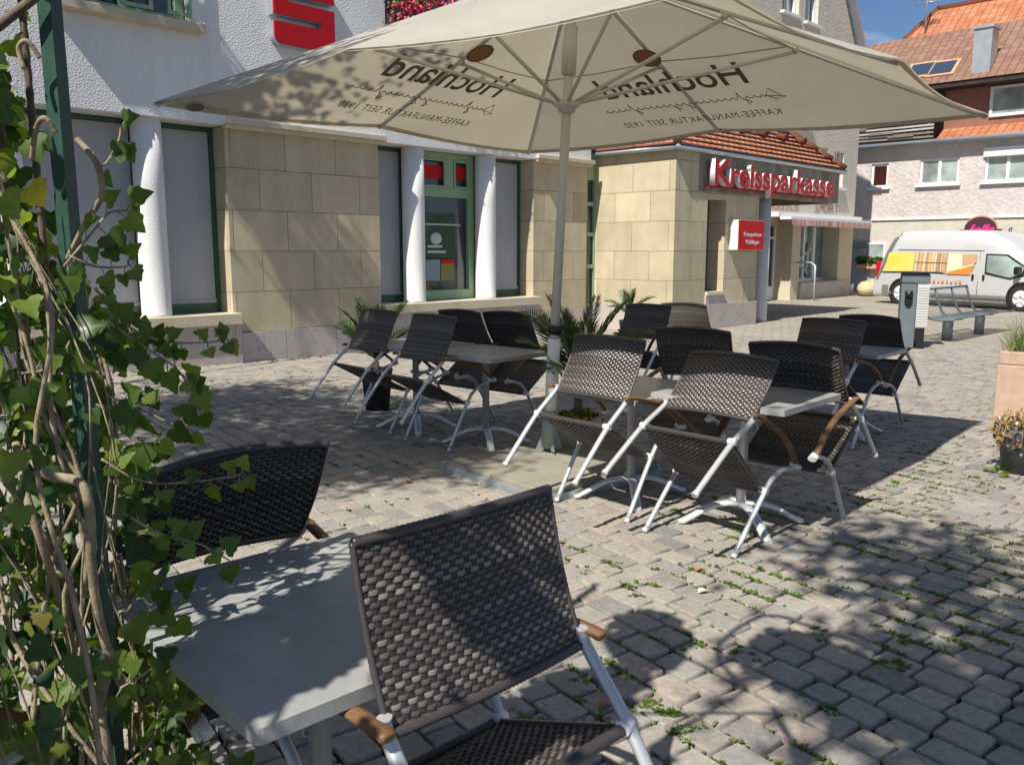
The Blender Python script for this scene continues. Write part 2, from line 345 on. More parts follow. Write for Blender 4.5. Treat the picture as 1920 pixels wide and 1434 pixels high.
def place_text(name, body, size, X, mats, parent, extrude=0., bold=0., spacing=1., shear=0., width=None, side=None):
    """text laid in X: text x -> X col 0, text y -> col 1, text z -> col 2"""
    me = text_mesh(body, size, extrude, bold, spacing, shear); me.name = name
    if width:
        xs = [v.co.x for v in me.vertices]; k = width/(max(xs)-min(xs)); c = (max(xs)+min(xs))/2
        for v in me.vertices: v.co.x = (v.co.x-c)*k
    me.materials.clear()
    for m in mats: me.materials.append(M[m])
    if len(mats) > 1:
        for p in me.polygons: p.material_index = 0 if abs(p.normal.z) > .7 else 1
    else:
        for p in me.polygons: p.material_index = 0
    me.transform(X); o = bpy.data.objects.new(name, me); C.objects.link(o)
    if parent: o.parent = parent
    return o
# a frame whose local x = along the bank front, y = away from the square, z = up
def bld(name, s, k, z=0.): return empty(name, W(s, k, z), RZ), Vector((s, k, z))
class BM(MB):
    """mesh builder in (s, k, camera-relative z) coordinates, written relative to a building's root"""
    def __init__(s, o): super().__init__(Matrix.Translation(-o)@Matrix.Translation((0, 0, Z0)))

# ================================================================ setting: ground and paving
def ring_ground():
    b = MB(); step = 2.; xs = [-400, -120, -40]+[-20+step*i for i in range(36)]+[80, 160, 400]; ys = [-400, -100, -30]+[-12+step*i for i in range(36)]+[90, 170, 400]
    vs = [(x, y, ground_z(x, y)-.024) for y in ys for x in xs]; n = len(xs)
    fs = [(j*n+i, j*n+i+1, (j+1)*n+i+1, (j+1)*n+i) for j in range(len(ys)-1) for i in range(n-1)]
    b.add(vs, fs); return b
tag(ring_ground().build('ground', 'soil'), kind='structure')
NEAR = 15.5
def paving():
    b = MB(); a = R(144.); U = Vector((sin(a), cos(a), 0)); V = Vector((cos(a), -sin(a), 0))
    rw = .128; hw = R(33.5)
    for i in range(-150, 60):
        v = i*rw; u = -26+random.uniform(0, .2)
        mean = .205 if v > -.6 else .17
        while u < 12:
            L = random.choice((mean, mean, mean*1.1, mean*.9, mean*.78))+random.uniform(-.008, .008)
            c = U*(u+L/2)+V*v; u += L
            d = math.hypot(c.x, c.y)
            if c.y < -.8 or d > NEAR: continue
            if c.y > 1 and abs(math.atan2(c.x, c.y)) > hw+.25/max(1., d): continue
            s_, k_ = c.dot(SD), c.dot(KD)
            if k_ > 10.75 or (s_ > 13.3 and k_ > 8.95): continue
            g = .0066 if c.x > .4 else .0055
            x0, x1, y0, y1 = -L/2+g, L/2-g, -rw/2+g, rw/2-g
            j = lambda q=.005: random.uniform(-q, q)
            z = ground_z(c.x, c.y)+j(.004); tx, ty = j(.014), j(.02); bv = .008
            P = lambda x, y, dz: tuple(c+U*x+V*y+Vector((0, 0, z+dz+x*tx+y*ty)))
            cor = [(x0+j(.004), y0+j(.003)), (x1+j(.004), y0+j(.003)), (x1+j(.004), y1+j(.003)), (x0+j(.004), y1+j(.003))]
            o8, i8, m8 = [], [], []
            ch = .004+abs(j(.004))
            for q in range(4):
                p, nx, pv = Vector(cor[q]), Vector(cor[(q+1) % 4]), Vector(cor[q-1])
                for tgt in (pv, nx):
                    e = p+(tgt-p).normalized()*ch; o8.append(e); i8.append(e*(1-bv/max(.03, e.length)*.75)); m8.append(e*(1-bv/max(.03, e.length)*.4))
            if d < 6.5:
                vs = [P(e.x, e.y, -.03) for e in o8]+[P(e.x, e.y, -.006) for e in o8]+[P(e.x, e.y, -.0008) for e in m8]+[P(e.x, e.y, .001) for e in i8]; R_ = 4
            else:
                vs = [P(e.x, e.y, -.02) for e in o8]+[P(e.x, e.y, -.003) for e in o8]+[P(e.x, e.y, 0) for e in i8]; R_ = 3
            fs = [(r*8+q, r*8+(q+1) % 8, r*8+8+(q+1) % 8, r*8+8+q) for r in range(R_-1) for q in range(8)]
            b.add(vs, fs, d < 6.5)
            o = len(b.v)-8; b.f.append([o+q for q in range(8)]); b.mi.append(0); b.smooth.append(False)
    return b
tag(paving().build('pavement', 'paver'), kind='structure')
def far_pav():
    b = MB(); n = 24
    for i in range(n):
        a0, a1 = R(-75+150*i/n), R(-75+150*(i+1)/n); rr = [NEAR-.1, 20, 28, 45, 90]
        for r0, r1 in zip(rr, rr[1:]):
            b.add([(r*sin(a), r*cos(a), ground_z(r*sin(a), r*cos(a))-.002) for r, a in ((r0, a0), (r0, a1), (r1, a1), (r1, a0))], [(0, 3, 2, 1)])
    return b
tag(far_pav().build('road', 'farpave'), kind='structure')

# ================================================================ the bank
bank, bo = bld('bank_building', 8., 10.7)
tag(bank, 'white roughcast bank front with sandstone piers and round columns', 'building')
def bpart(name, mats, fn, parent=bank, o=bo, bevel=0.):
    b = BM(bo if o is None else o); fn(b); return b.build(name, mats, parent, bevel)
GZ = -1.62
# upper wall with openings, built from blocks
def upper(b):
    k0, k1, z0, z1 = 10.6, 14., 1.61, 8.
    holes = [(3.62, 5.18, 2.76, 4.3), (8.18, 9.9, 3.3, 4.9), (11.0, 12.4, 3.3, 4.9)]; x = -6.
    for h in holes:
        b.box((x, k0, z0), (h[0], k1, z1)); b.box((h[0], k0, z0), (h[1], k1, h[2])); b.box((h[0], k0, h[3]), (h[1], k1, z1)); b.box((h[0], k0+.3, h[2]), (h[1], k1, h[3])); x = h[1]
    b.box((x, k0, z0), (13.02, k1, z1))
bpart('wall', 'plaster', upper)
bpart('roof', 'tile_red', lambda b: b.prism([(10.1, 8.), (14.2, 8.), (14.2, 10.8), (13.9, 10.8)], -6.4, 13.3, axis='x'))
for (a, c) in ((-.1, 2.15), (5.6, 8.07), (11.52, 13.02)):
    p = bpart('pier', 'sand', lambda b: b.box((a, 10.7, -1.1), (c, 11.6, 1.6)))
    b = BM(bo); b.box((a-.05, 10.52, 1.62-.002), (c+.04, 10.598, 1.69)); b.box((a-.03, 10.56, 1.57), (c+.02, 10.698, 1.6175)); b.build('pier_cap', 'sandplain', p, .006)
    bpart('plinth', 'granite', lambda b: b.box((a+.0, 10.66, GZ), (c, 11.6, -1.103)))
for a, c in ((2.15, 5.6), (8.07, 11.52)):
    bpart('plinth', 'granite', lambda b: b.box((a-.06, 10.61, GZ), (c+.06, 11.0, -.975)))
    bpart('sill', 'sandplain', lambda b: b.box((a-.05, 10.54, -.972), (c+.05, 11.3, -.825)), bevel=.008)
    bpart('inner_wall', 'plaster', lambda b: b.box((a, 11.32, -.9), (c, 11.6, 1.61)))
for s in (3.03, 4.63, 8.85, 10.45):
    b = BM(bo); b.lathe([(.19, -.824), (.18, -.8), (.18, 0), (.18, .8), (.18, 1.608)], (s, 10.84, 0), 32); b.build('column', 'column', bank)
def blind_bay(a, c, dark=True):
    f = bpart('window_frame', 'greendark', lambda b: (b.box((a, 11.02, -.80), (a+.045, 11.1, 1.6)), b.box((c-.045, 11.02, -.80), (c, 11.1, 1.6)), b.box((a+.045, 11.02, -.82), (c-.045, 11.1, -.7)), b.box((a+.045, 11.03, 1.55), (c-.045, 11.1, 1.6))))
    b = BM(bo); b.box((a+.05, 11.055, -.66), (c-.05, 11.075, 1.545)); b.box((a+.045, 11.035, -.70), (c-.045, 11.085, -.655)); b.build('blind', 'blind', f)
for a, c in ((2.2, 2.95), (4.72, 5.59), (8.08, 8.78), (10.62, 11.51), (3.12, 4.55)): blind_bay(a, c)
def clearwin(b):
    a, c = 9.0, 10.33
    b.box((a, 11.0, -.82), (a+.13, 11.12, 1.6)); b.box((c-.13, 11.0, -.82), (c, 11.12, 1.6)); b.box((a+.13, 11.0, -.82), (c-.13, 11.12, -.66)); b.box((a+.13, 11.0, 1.5), (c-.13, 11.12, 1.6)); b.box((a+.13, 11.0, .88), (c-.13, 11.12, 1.03))
    b.box((9.68, 11.0, 1.03), (9.86, 11.12, 1.5))
    for x0, x1 in ((a+.13, 9.68), (9.86, c-.13)): b.box((x0, 10.985, 1.03), (x0+.04, 10.999, 1.5)); b.box((x1-.04, 10.985, 1.03), (x1, 10.999, 1.5)); b.box((x0+.04, 10.985, 1.03), (x1-.04, 10.999, 1.07)); b.box((x0+.04, 10.985, 1.46), (x1-.04, 10.999, 1.5))
w = bpart('window_frame', 'green', clearwin, bevel=.006)
b = BM(bo); b.box((9.1, 11.07, -.7), (10.23, 11.09, 1.52)); b.build('pane', 'glass', w)
for x0, x1 in ((9.18, 9.66), (9.88, 10.18)): b = BM(bo); b.box((x0, 11.055, 1.18), (x1, 11.065, 1.4)); b.build('red_panel', 'redflat', w)
b = BM(bo); b.box((9.24, 11.05, -.12), (9.93, 11.062, .62)); b.box((9.23, 11.045, .42), (10.05, 11.05, .445), 1); b.blob((9.5, 11.05, .2), (.13, .006, .1), 12, 1); b.box((9.3, 11.04, -.04), (9.7, 11.046, .0), 1); b.box((9.3, 11.04, .05), (9.62, 11.046, .09), 1)
b.box((9.27, 11.05, -.5), (9.58, 11.062, -.15), 2); b.box((9.6, 11.05, -.5), (9.9, 11.062, -.15), 3); b.box((9.6, 11.044, -.22), (9.9, 11.049, -.15), 4); b.build('poster', ['postergreen', 'lightprint', 'posterblue', 'poster_y', 'redflat'], w)
# side strip between bank and porch
f = bpart('side_window', 'green', lambda b: (b.box((13.025, 10.74, -1.1), (13.1, 10.84, 1.9)), b.box((13.31, 10.74, -1.1), (13.348, 10.84, 1.9)), b.box((13.1, 10.74, 1.35), (13.3, 10.84, 1.9)), [b.box((13.1, 10.74, z), (13.3, 10.84, z+.07)) for z in (-1.1, -.34, .28, .86)]))
b = BM(bo); b.box((13.08, 10.79, -1.1), (13.32, 10.80, 1.4)); b.build('pane', 'glass', f)
# upper window, sill and bars
f = bpart('upper_window', 'green', lambda b: (b.box((3.66, 10.74, 2.78), (3.76, 10.8, 4.3)), b.box((5.05, 10.74, 2.78), (5.15, 10.8, 4.3)), b.box((4.36, 10.74, 2.78), (4.46, 10.8, 4.3)), b.box((3.76, 10.74, 2.78), (4.36, 10.8, 2.86)), b.box((4.46, 10.74, 2.78), (5.05, 10.8, 2.86)), b.box((3.76, 10.74, 3.4), (4.36, 10.8, 3.46)), b.box((4.46, 10.74, 3.4), (5.05, 10.8, 3.46))))
b = BM(bo); b.box((3.64, 10.82, 2.77), (5.17, 10.84, 4.3)); b.build('pane', 'glass', f)
def shutter(b):
    for s0, d in ((3.7, .28), (4.3, .38), (4.86, -.3)):
        for z in (2.82, 3.3, 3.8): b.box((s0, 10.52, z), (s0+abs(d), 10.55, z+.045))
        b.box((s0, 10.52, 2.865), (s0+.04, 10.55, 4.2)); b.box((s0+abs(d)-.04, 10.52, 2.865), (s0+abs(d), 10.55, 4.2))
bpart('window_grille', 'green', shutter)
bpart('upper_sill', 'sandplain', lambda b: b.box((3.5, 10.44, 2.655), (5.3, 10.74, 2.757)), bevel=.01)
f = bpart('upper_window', 'white', lambda b: (b.box((8.2, 10.78, 3.3), (8.28, 10.85, 4.9)), b.box((9.8, 10.78, 3.3), (9.9, 10.85, 4.9)), b.box((9.0, 10.78, 3.3), (9.08, 10.85, 4.9))))
b = BM(bo); b.box((8.19, 10.87, 3.3), (9.89, 10.89, 4.9)); b.build('pane', 'glass', f)
# flower box
fb, fo = bld('flower_box', 8.95, 10.5, Z0+3.28); tag(fb, 'window box overflowing with bright pink geraniums above the parasol', 'flower box')
b = BM(fo); b.box((8.2, 10.4, 3.28), (9.75, 10.597, 3.45)); b.build('trough', 'darkwood', fb, .01)
b = BM(fo)
for i in range(330): b.blob((random.uniform(8.2, 9.75), random.uniform(10.3, 10.58), random.uniform(3.32, 3.78)), random.uniform(.016, .04), 6, 0, .3)
b.build('blossom', 'pink', fb)
def leaf(b, c, d, n, L, wd, fold=.25, shape='oval', m=0):
    """one leaf as a folded outline: c base, d direction, n normal"""
    d = d.normalized(); s = d.cross(n).normalized(); n = s.cross(d).normalized()
    if shape == 'ivy': out = [(0, .0), (.20, -.12), (.42, -.06), (.54, .16), (.40, .32), (.40, .50), (.24, .62), (.12, .84), (0, 1.)]
    elif shape == 'blade': out = [(0, 0), (.5, .35), (0, 1.)]
    else: out = [(0, 0), (.42, .25), (.42, .6), (0, 1.)]
    mid = [(0, 0), (0, 1.)]; P = lambda x, y, sg: c+s*(x*wd*sg*2)+d*(y*L)+n*(abs(x)*wd*fold*2 - .18*L*y*y)
    vs = [P(x, y, 1) for x, y in out]+[P(x, y, -1) for x, y in out[1:-1]]; k = len(out)
    if shape == 'ivy':
        o = len(vs); vs.append(P(0, .35, 1)); r = list(range(k)); l = [0]+list(range(k, k+len(out)-2))+[k-1]
        fs = [(o, r[i], r[i+1]) for i in range(k-1)]+[(o, l[i+1], l[i]) for i in range(k-1)]
    else: fs = [tuple(range(k)), tuple([0]+list(range(2*k-3, k-1, -1))[::-1]+[k-1])[::-1]]
    b.add(vs, fs, True, m)
def rv(): return Vector((random.gauss(0, 1), random.gauss(0, 1), random.gauss(0, 1))).normalized()
b = BM(fo)
for i in range(420): leaf(b, Vector((random.uniform(8.15, 9.8), random.uniform(10.3, 10.58), random.uniform(3.3, 3.72))), rv(), rv(), .05, .03)
b.build('foliage', 'ivy', fb)
# red S emblem
se, so = bld('logo_sign', 6.72, 10.5, Z0+2.7); tag(se, 'large red S shaped emblem with a slot cut on the white bank wall', 'sign')
def rc(x0, x1, z0, z1, r, cs):
    pts = []
    for (cx, cz, a0, key) in ((x0, z0, 180, 'a'), (x1, z0, 270, 'b'), (x1, z1, 0, 'c'), (x0, z1, 90, 'd')):
        if key in cs:
            ox = cx+(r if cx == x0 else -r); oz = cz+(r if cz == z0 else -r)
            pts += [(ox+r*cos(R(a0+t)), oz+r*sin(R(a0+t))) for t in range(0, 91, 15)]
        else: pts.append((cx, cz))
    return pts
def emblem(b, k0, k1, m, g=0.):
    # bottom bar, right riser, middle bar, left riser, top bar
    for pts in (rc(6.25+g, 7.2-g, 2.70+g, 2.99-g, .12, 'a'), [(6.98+g, 2.99-g), (7.2-g, 2.99-g), (7.2-g, 3.07+g), (6.98+g, 3.07+g)], [(6.25+g, 3.07+g), (7.2-g, 3.07+g), (7.2-g, 3.26-g), (6.25+g, 3.26-g)], [(6.25+g, 3.26-g), (6.47-g, 3.26-g), (6.47-g, 3.34+g), (6.25+g, 3.34+g)], rc(6.25+g, 7.2-g, 3.34+g, 3.63-g, .12, 'c')):
        b.prism([(x, z) for x, z in pts], k0, k1, m, 'y')
b = BM(so); emblem(b, 10.48, 10.597, 0); b.build('body', 'zinc', se)
b = BM(so); emblem(b, 10.455, 10.4795, 0, .006); b.lathe([(.14, -.01), (.14, .01)], (0, 0, 0), 24) if False else None; b.build('face', 'red', se)

# ================================================================ entrance porch
po_, poo = bld('entrance_porch', 15., 8.9); tag(po_, 'sandstone entrance porch with a hipped red tile roof and concrete fascia', 'building')
def pp(name, mats, fn, parent=po_, bevel=0.):
    b = BM(poo); fn(b); return b.build(name, mats, parent, bevel)
pp('wall', 'sand', lambda b: (b.box((13.35, 8.9, -1.03), (14.45, 11.4, 1.098)), b.box((15.12, 8.9, -1.03), (16.42, 9.5, 1.098)), b.box((14.45, 9.35, -.79), (15.12, 9.5, .97)), b.box((14.45, 8.9, .97), (15.12, 9.5, 1.098)), b.box((13.35, 8.9, 1.1), (14.1, 11.4, 1.8))))
pp('plinth', 'granite', lambda b: (b.box((13.33, 8.86, GZ), (14.4, 11.4, -1.033)), b.box((14.4, 8.86, GZ), (16.43, 9.5, -1.033)), b.box((14.45, 8.87, -1.03), (15.12, 9.5, -.86))), bevel=.004)
pp('sill', 'sandplain', lambda b: b.box((14.46, 8.84, -.857), (15.11, 9.34, -.79)))
w = pp('window_frame', 'greendark', lambda b: (b.box((14.46, 9.27, -.79), (14.52, 9.33, .965)), b.box((15.05, 9.27, -.79), (15.11, 9.33, .965))))
b = BM(poo); b.box((14.5, 9.3, -.79), (15.07, 9.31, .965)); b.build('pane', 'glass', w)
pp('fascia', 'concrete', lambda b: (b.box((14.1, 8.9, 1.1), (20.2, 9.1, 1.8)), b.box((20.0, 9.1, 1.1), (20.2, 12.2, 1.8)), b.box((16.4, 9.1, 1.45), (20.0, 12.2, 1.5))), bevel=.006)
b = BM(poo); b.lathe([(.155, -1.6), (.155, -1.4), (.15, 1.097)], (17.05, 9.12, 0), 28); b.build('column', 'slatwhite', po_)
pp('gutter', 'zinc', lambda b: (b.tube([(13.22, 11.4, 1.83), (13.22, 8.8, 1.83), (20.28, 8.8, 1.83), (20.28, 12.4, 1.83)], .05, 8), b.box((13.25, 8.83, 1.803), (20.25, 8.9, 1.88)), b.box((13.25, 8.83, 1.803), (13.34, 11.4, 1.88))))
def hip(b):
    s0, s1, k0, z0 = 13.2, 20.2, 8.78, 1.88; h = 2.3; D = 2.7
    A, B_ = (s0, k0, z0), (s1, k0, z0); P_, Q = (s0+D, k0+D, z0+h), (s1-D, k0+D, z0+h); E_, F_ = (s1, k0+2*D, z0), (s0, k0+2*D, z0)
    sl = math.hypot(D, h)
    b.uvquad([A, B_, Q, P_], [(0, 0), (s1-s0, 0), (s1-s0-D, sl), (D, sl)]); b.uvquad([F_, A, P_], [(0, 0), (2*D, 0), (D, sl)]); b.uvquad([B_, E_, Q], [(0, 0), (2*D, 0), (D, sl)]); b.uvquad([E_, F_, P_, Q], [(0, 0), (s1-s0, 0), (s1-s0-D, sl), (D, sl)])
    # courses of tiles as real ridges
    n = 20
    for i in range(n):
        t = i/n; z = z0+h*t+.012; kk = k0+D*t
        b.tube([(s0+D*t+.03, kk-.01, z), (s1-D*t-.03, kk-.01, z)], .022, 5); b.tube([(s0+D*t-.01, kk+.03, z), (s0+D*t-.01, k0+2*D-D*t, z)], .022, 5)
    for a, c in ((A, P_), (B_, Q)):
        a, c = Vector(a), Vector(c); m = 11
        for i in range(m):
            p, q = a.lerp(c, i/m), a.lerp(c, (i+1.12)/m); b.tube([p+Vector((0, 0, .02)), q+Vector((0, 0, .05))], [.085, .07], 8)
    b.tube([P_, Q], .09, 8)
pp('roof', 'tile_red', hip)
for i in range(6):
    s = 14.65+i*.9; t = .24; z = 1.88+2.3*t; k = 8.78+2.7*t
    pp('vent_tile', 'tile_orange', lambda b: b.tube([(s, k-.14, z+.04), (s, k+.08, z+.1)], [.085, .08], 10), bevel=.0)
# letters of the bank name (red faces, white sides) and small red box sign
ks, ko = bld('letter_sign', 16.9, 8.75, Z0+1.2); tag(ks, 'raised red letters with white sides reading Kreissparkasse on the porch fascia', 'sign')
X = Matrix.Translation(-ko)@Matrix(((1, 0, 0, 16.93), (0, 0, -1, 8.76), (0, 1, 0, 1.235+Z0), (0, 0, 0, 1)))
place_text('lettering', 'Kreissparkasse', .66, X, ['red', 'plastic'], ks, .055, .016, .95, 0., 5.15)
b = BM(ko); b.box((14.32, 8.82, 1.18), (19.5, 8.897, 1.2)); b.build('rail', 'red', ks)
ps, pso = bld('wall_sign', 15.77, 8.8, Z0); tag(ps, 'small red box sign with white lettering on the porch wall', 'sign')
b = BM(pso); b.box((15.27, 8.70, .01), (16.3, 8.898, .60)); b.build('box', 'plastic', ps, .01)
b = BM(pso); b.box((15.28, 8.692, .015), (16.29, 8.6985, .595)); b.build('face', 'redflat', ps)
for body, zz, sz in (('Kreissparkasse', .28, .12), ('Waiblingen', .13, .12)):
    place_text('lettering', body, sz, Matrix.Translation(-pso)@Matrix(((1, 0, 0, 15.83), (0, 0, -1, 8.688), (0, 1, 0, zz+Z0), (0, 0, 0, 1))), ['plastic'], ps, .001)

# ================================================================ sports shop with the gable
sh, sho = bld('shop_building', 26., 12.4); tag(sh, 'tall grey rendered gable house with a shop under a striped awning', 'building')
def sp_(name, mats, fn, parent=sh, bevel=0.):
    b = BM(sho); fn(b); return b.build(name, mats, parent, bevel)
S0, S1 = 17., 29.5; APX = (S0+S1)/2
def gable(b):
    K0, K1 = 12.4, 22.
    wins = sorted([(23.7, 24.75, 6.75, 8.1), (25.15, 26.0, 6.72, 8.1), (23.3, 24.5, 3.7, 4.6), (24.8, 25.9, 3.7, 4.6), (26.45, 27.2, 2.05, 3.22), (27.7, 28.42, 2.05, 3.18), (24.6, 25.6, 2.05, 3.3)])
    b.box((S0, K0, 1.04), (S1, K1, 2.05))
    row = [w for w in wins if w[2] == 2.05]; x = S0
    for w in row: b.box((x, K0, 2.05), (w[0], K1, 3.35)); b.box((w[0], K0, w[3]), (w[1], K1, 3.35)); b.box((w[0], K0+.25, 2.05), (w[1], K1, w[3])); x = w[1]
    b.box((x, K0, 2.05), (S1, K1, 3.35)); b.box((S0, K0, 3.35), (S1, K1, 3.7)); x = S0
    for w in (w for w in wins if w[2] == 3.7): b.box((x, K0, 3.7), (w[0], K1, 4.6)); b.box((w[0], K0+.25, 3.7), (w[1], K1, 4.6)); x = w[1]
    b.box((x, K0, 3.7), (S1, K1, 4.6)); b.box((S0, K0, 4.6), (S1, K1, 5.9))
    # gable above 5.9 with two openings
    sl = lambda z: (z-5.6)/1.36
    zz = [5.9, 6.72, 8.1, 14.2]
    def slab(z0, z1, parts):
        a0, a1 = S1-max(0, sl(z0)), S1-max(0, sl(z1))
        for i, (x0, x1, d) in enumerate(parts):
            if x1 is None: b.prism([(x0, z0), (a0, z0), (a1, z1), (x0, z1)], K0+d, K1, 0, 'y')
            else: b.box((x0, K0+d, z0), (x1, K1, z1))
    slab(5.9, 6.72, [(APX, None, 0)]); slab(6.72, 8.1, [(APX, 23.7, 0), (23.7, 24.75, .25), (24.75, 25.15, 0), (25.15, 26., .25), (26., None, 0)])
    b.prism([(APX, 8.1), (S1-sl(8.1), 8.1), (APX, 8.1+(S1-sl(8.1)-APX)*1.36)], K0, K1, 0, 'y')
    b.prism([(S0, 5.9), (APX, 5.9), (APX, 8.1+(S1-sl(8.1)-APX)*1.36), (S0+.3, 5.9)], K0, K1, 0, 'y')
sp_('wall', 'grey_render', gable)
for q in (((25.05, 12.4, -1.6), (25.6, 13.2, 1.035)), ((28.4, 12.4, -1.6), (29.5, 13.2, 1.035)), ((25.6, 13.0, -.98), (25.9, 13.2, 1.035)), ((23., 12.9, .75), (25.05, 13.2, 1.035))): sp_('shop_pier', 'sandplain', lambda b: b.box(*q))
sp_('plinth', 'granite', lambda b: (b.box((25.62, 12.33, -1.6), (28.95, 13.0, -1.0)), b.box((17.5, 12.5, -1.6), (23.6, 13.2, 1.035))))
w = sp_('shop_door', 'plastic', lambda b: (b.box((23.6, 12.95, -1.55), (23.7, 13.05, .75)), b.box((24.95, 12.95, -1.55), (25.05, 13.05, .75)), b.box((23.7, 12.95, .35), (24.95, 13.05, .43)), b.box((23.7, 12.95, -1.55), (24.95, 13.05, -1.1)), b.box((24.28, 12.95, .43), (24.36, 13.05, .75))))
b = BM(sho); b.box((23.7, 13., -1.1), (24.95, 13.01, .75)); b.build('pane', 'glass', w)
w = sp_('shop_window', 'plastic', lambda b: (b.box((25.9, 12.9, -1.0), (28.4, 13.0, -.9)), b.box((25.9, 12.9, -.9), (25.97, 13.0, .78)), b.box((26.85, 12.9, -.9), (26.95, 13.0, .78)), b.box((27.55, 12.9, -.9), (27.72, 13.0, .78))))
b = BM(sho); b.box((25.9, 12.97, -.9), (28.4, 12.98, 1.0)); b.build('pane', 'glassblue', w)
b = BM(sho)
for (x0, z0, x1, z1) in ((26.1, -.1, 27.3, -.8), (26.0, -.55, 27.5, .1), (26.2, -.8, 26.2, -.3), (27.1, -.75, 27.3, .25)): b.tube([(x0, 12.93, z0), (x1, 12.93, z1)], .06, 5)
b.build('window_decoration', 'lightprint', w)
b = BM(sho); b.box((26.05, 12.955, .35), (26.75, 12.965, .65)); b.build('poster', mat('poster_pink', (.30, .05, .14), .4), w)
sp_('handrail', 'alu', lambda b: b.tube([(25.0, 11.6, -1.5), (25.0, 11.6, -.45), (25.0, 11.75, -.36), (25.3, 12.35, -.36)], .03, 8))
w = sp_('awning', 'plastic', lambda b: (b.box((23.5, 12.1, .98), (29.45, 12.395, 1.12)), b.box((23.6, 11.75, .9), (29.4, 12.1, .98))))
b = BM(sho); n = 46
for i in range(n): x = 23.65+i*(29.35-23.65)/n; b.add([(x, 11.74, .9), (x+.12, 11.74, .9), (x+.12, 11.73, .74), (x+.06, 11.73, .71), (x, 11.73, .74)], [(0, 1, 2, 3, 4)])
b.build('valance', 'awning', w)
for x0, x1, z0, z1 in ((23.7, 24.75, 6.75, 8.1), (25.15, 26.0, 6.72, 8.1), (23.3, 24.5, 3.7, 4.6), (24.8, 25.9, 3.7, 4.6), (26.45, 27.2, 2.05, 3.22), (27.7, 28.42, 2.05, 3.18)):
    w = sp_('window', 'plastic', lambda b: (b.box((x0, 12.5, z0), (x0+.07, 12.6, z1)), b.box((x1-.07, 12.5, z0), (x1, 12.6, z1)), b.box(((x0+x1)/2-.03, 12.5, z0), ((x0+x1)/2+.03, 12.6, z1)), b.box((x0-.08, 12.28, z0-.08), (x1+.08, 12.397, z0)), b.box((x0+.07, 12.5, z0), (x1-.07, 12.6, z0+.06))))
    b = BM(sho); b.box((x0+.02, 12.62, z0), (x1-.02, 12.63, z1)); b.build('pane', 'curtain', w)
sp_('verge', 'zinc', lambda b: (b.prism([(S1+.35, 5.3), (S1+.5, 5.35), (APX+.1, 5.35+(S1-APX+.4)*1.36), (APX, 5.3+(S1-APX+.35)*1.36)], 12.15, 22., 0, 'y')))
sl_ = math.hypot(7, 9)
sp_('roof', 'tile_red', lambda b: b.uvquad([(S1+.46, 12.2, 5.42), (S1+.46, 22, 5.42), (APX+.08, 22, 5.42+(S1-APX+.38)*1.36), (APX+.08, 12.2, 5.42+(S1-APX+.38)*1.36)], [(0, 0), (9.8, 0), (9.8, sl_), (0, sl_)]))
for body, s, wd in (('RÖSSLE', 24.3, 2.1), ('SPORT', 27.35, 1.75)):
    place_text('lettering', body, .4, Matrix.Translation(-sho)@Matrix(((1, 0, 0, s), (0, 0, -1, 12.39), (0, 1, 0, 1.2+Z0), (0, 0, 0, 1))), ['faded'], sh, .002, 0, 1, 0, wd)
rk = BM(Vector((29.2, 11.7, 0))); rk.blob((29.2, 11.7, -1.28), (.42, .35, .28), 12, 0, .16); o = rk.build('boulder', 'rock'); o.location = W(29.2, 11.7); o.rotation_euler = (0, 0, RZ); tag(o, 'pale yellow boulder on the ground at the corner of the shop', 'rock')
bk = BM(Vector((30.6, 12.9, 0))); bk.lathe([(.13, -1.5), (.17, -1.18), (.15, -1.18), (.11, -1.45)], (30.6, 12.9, 0), 16); o = bk.build('bucket', 'plastic'); o.location = W(30.6, 12.9); o.rotation_euler = (0, 0, RZ); tag(o, 'white bucket standing by the grey house door', 'bucket')

# ================================================================ the stucco house on the right
ho, hoo = bld('stucco_house', 32.5, 9.); tag(ho, 'pale pink stucco house with balcony, brown cladding and tiled mansard roof', 'building')
def hp(name, mats, fn, parent=ho, bevel=0.):
    b = BM(hoo); fn(b); return b.build(name, mats, parent, bevel)
HW = [(12.5, 13.12, 2.3, 3.15), (10.1, 11.4, 2.31, 3.19), (7.9, 9.28, 2.3, 3.18), (5.2, 6.5, 2.3, 3.18)]
def hwall(b):
    x = 15.
    for k0, k1, z0, z1 in HW:
        b.box((32.5, k1, 1.16), (42, x, 3.66)); b.box((32.5, k0, 1.16), (42, k1, z0)); b.box((32.5, k0, z1), (42, k1, 3.66)); b.box((32.65, k0, z0), (42, k1, z1)); x = k0
    b.box((32.5, -3, 1.16), (42, x, 3.66))
hp('wall', 'stucco', hwall); hp('ground_floor_wall', 'stucco2', lambda b: b.box((32.5, -3, -1.7), (42, 15, 1.1)))
hp('string_course', 'white', lambda b: b.box((32.44, -3, 1.1), (42, 15, 1.16)))
hp('gutter', 'zinc', lambda b: (b.box((32.2, -3, 3.66), (32.5, 15, 3.74)), b.tube([(32.12, -3, 3.76), (32.12, 14, 3.76)], .07, 8)))
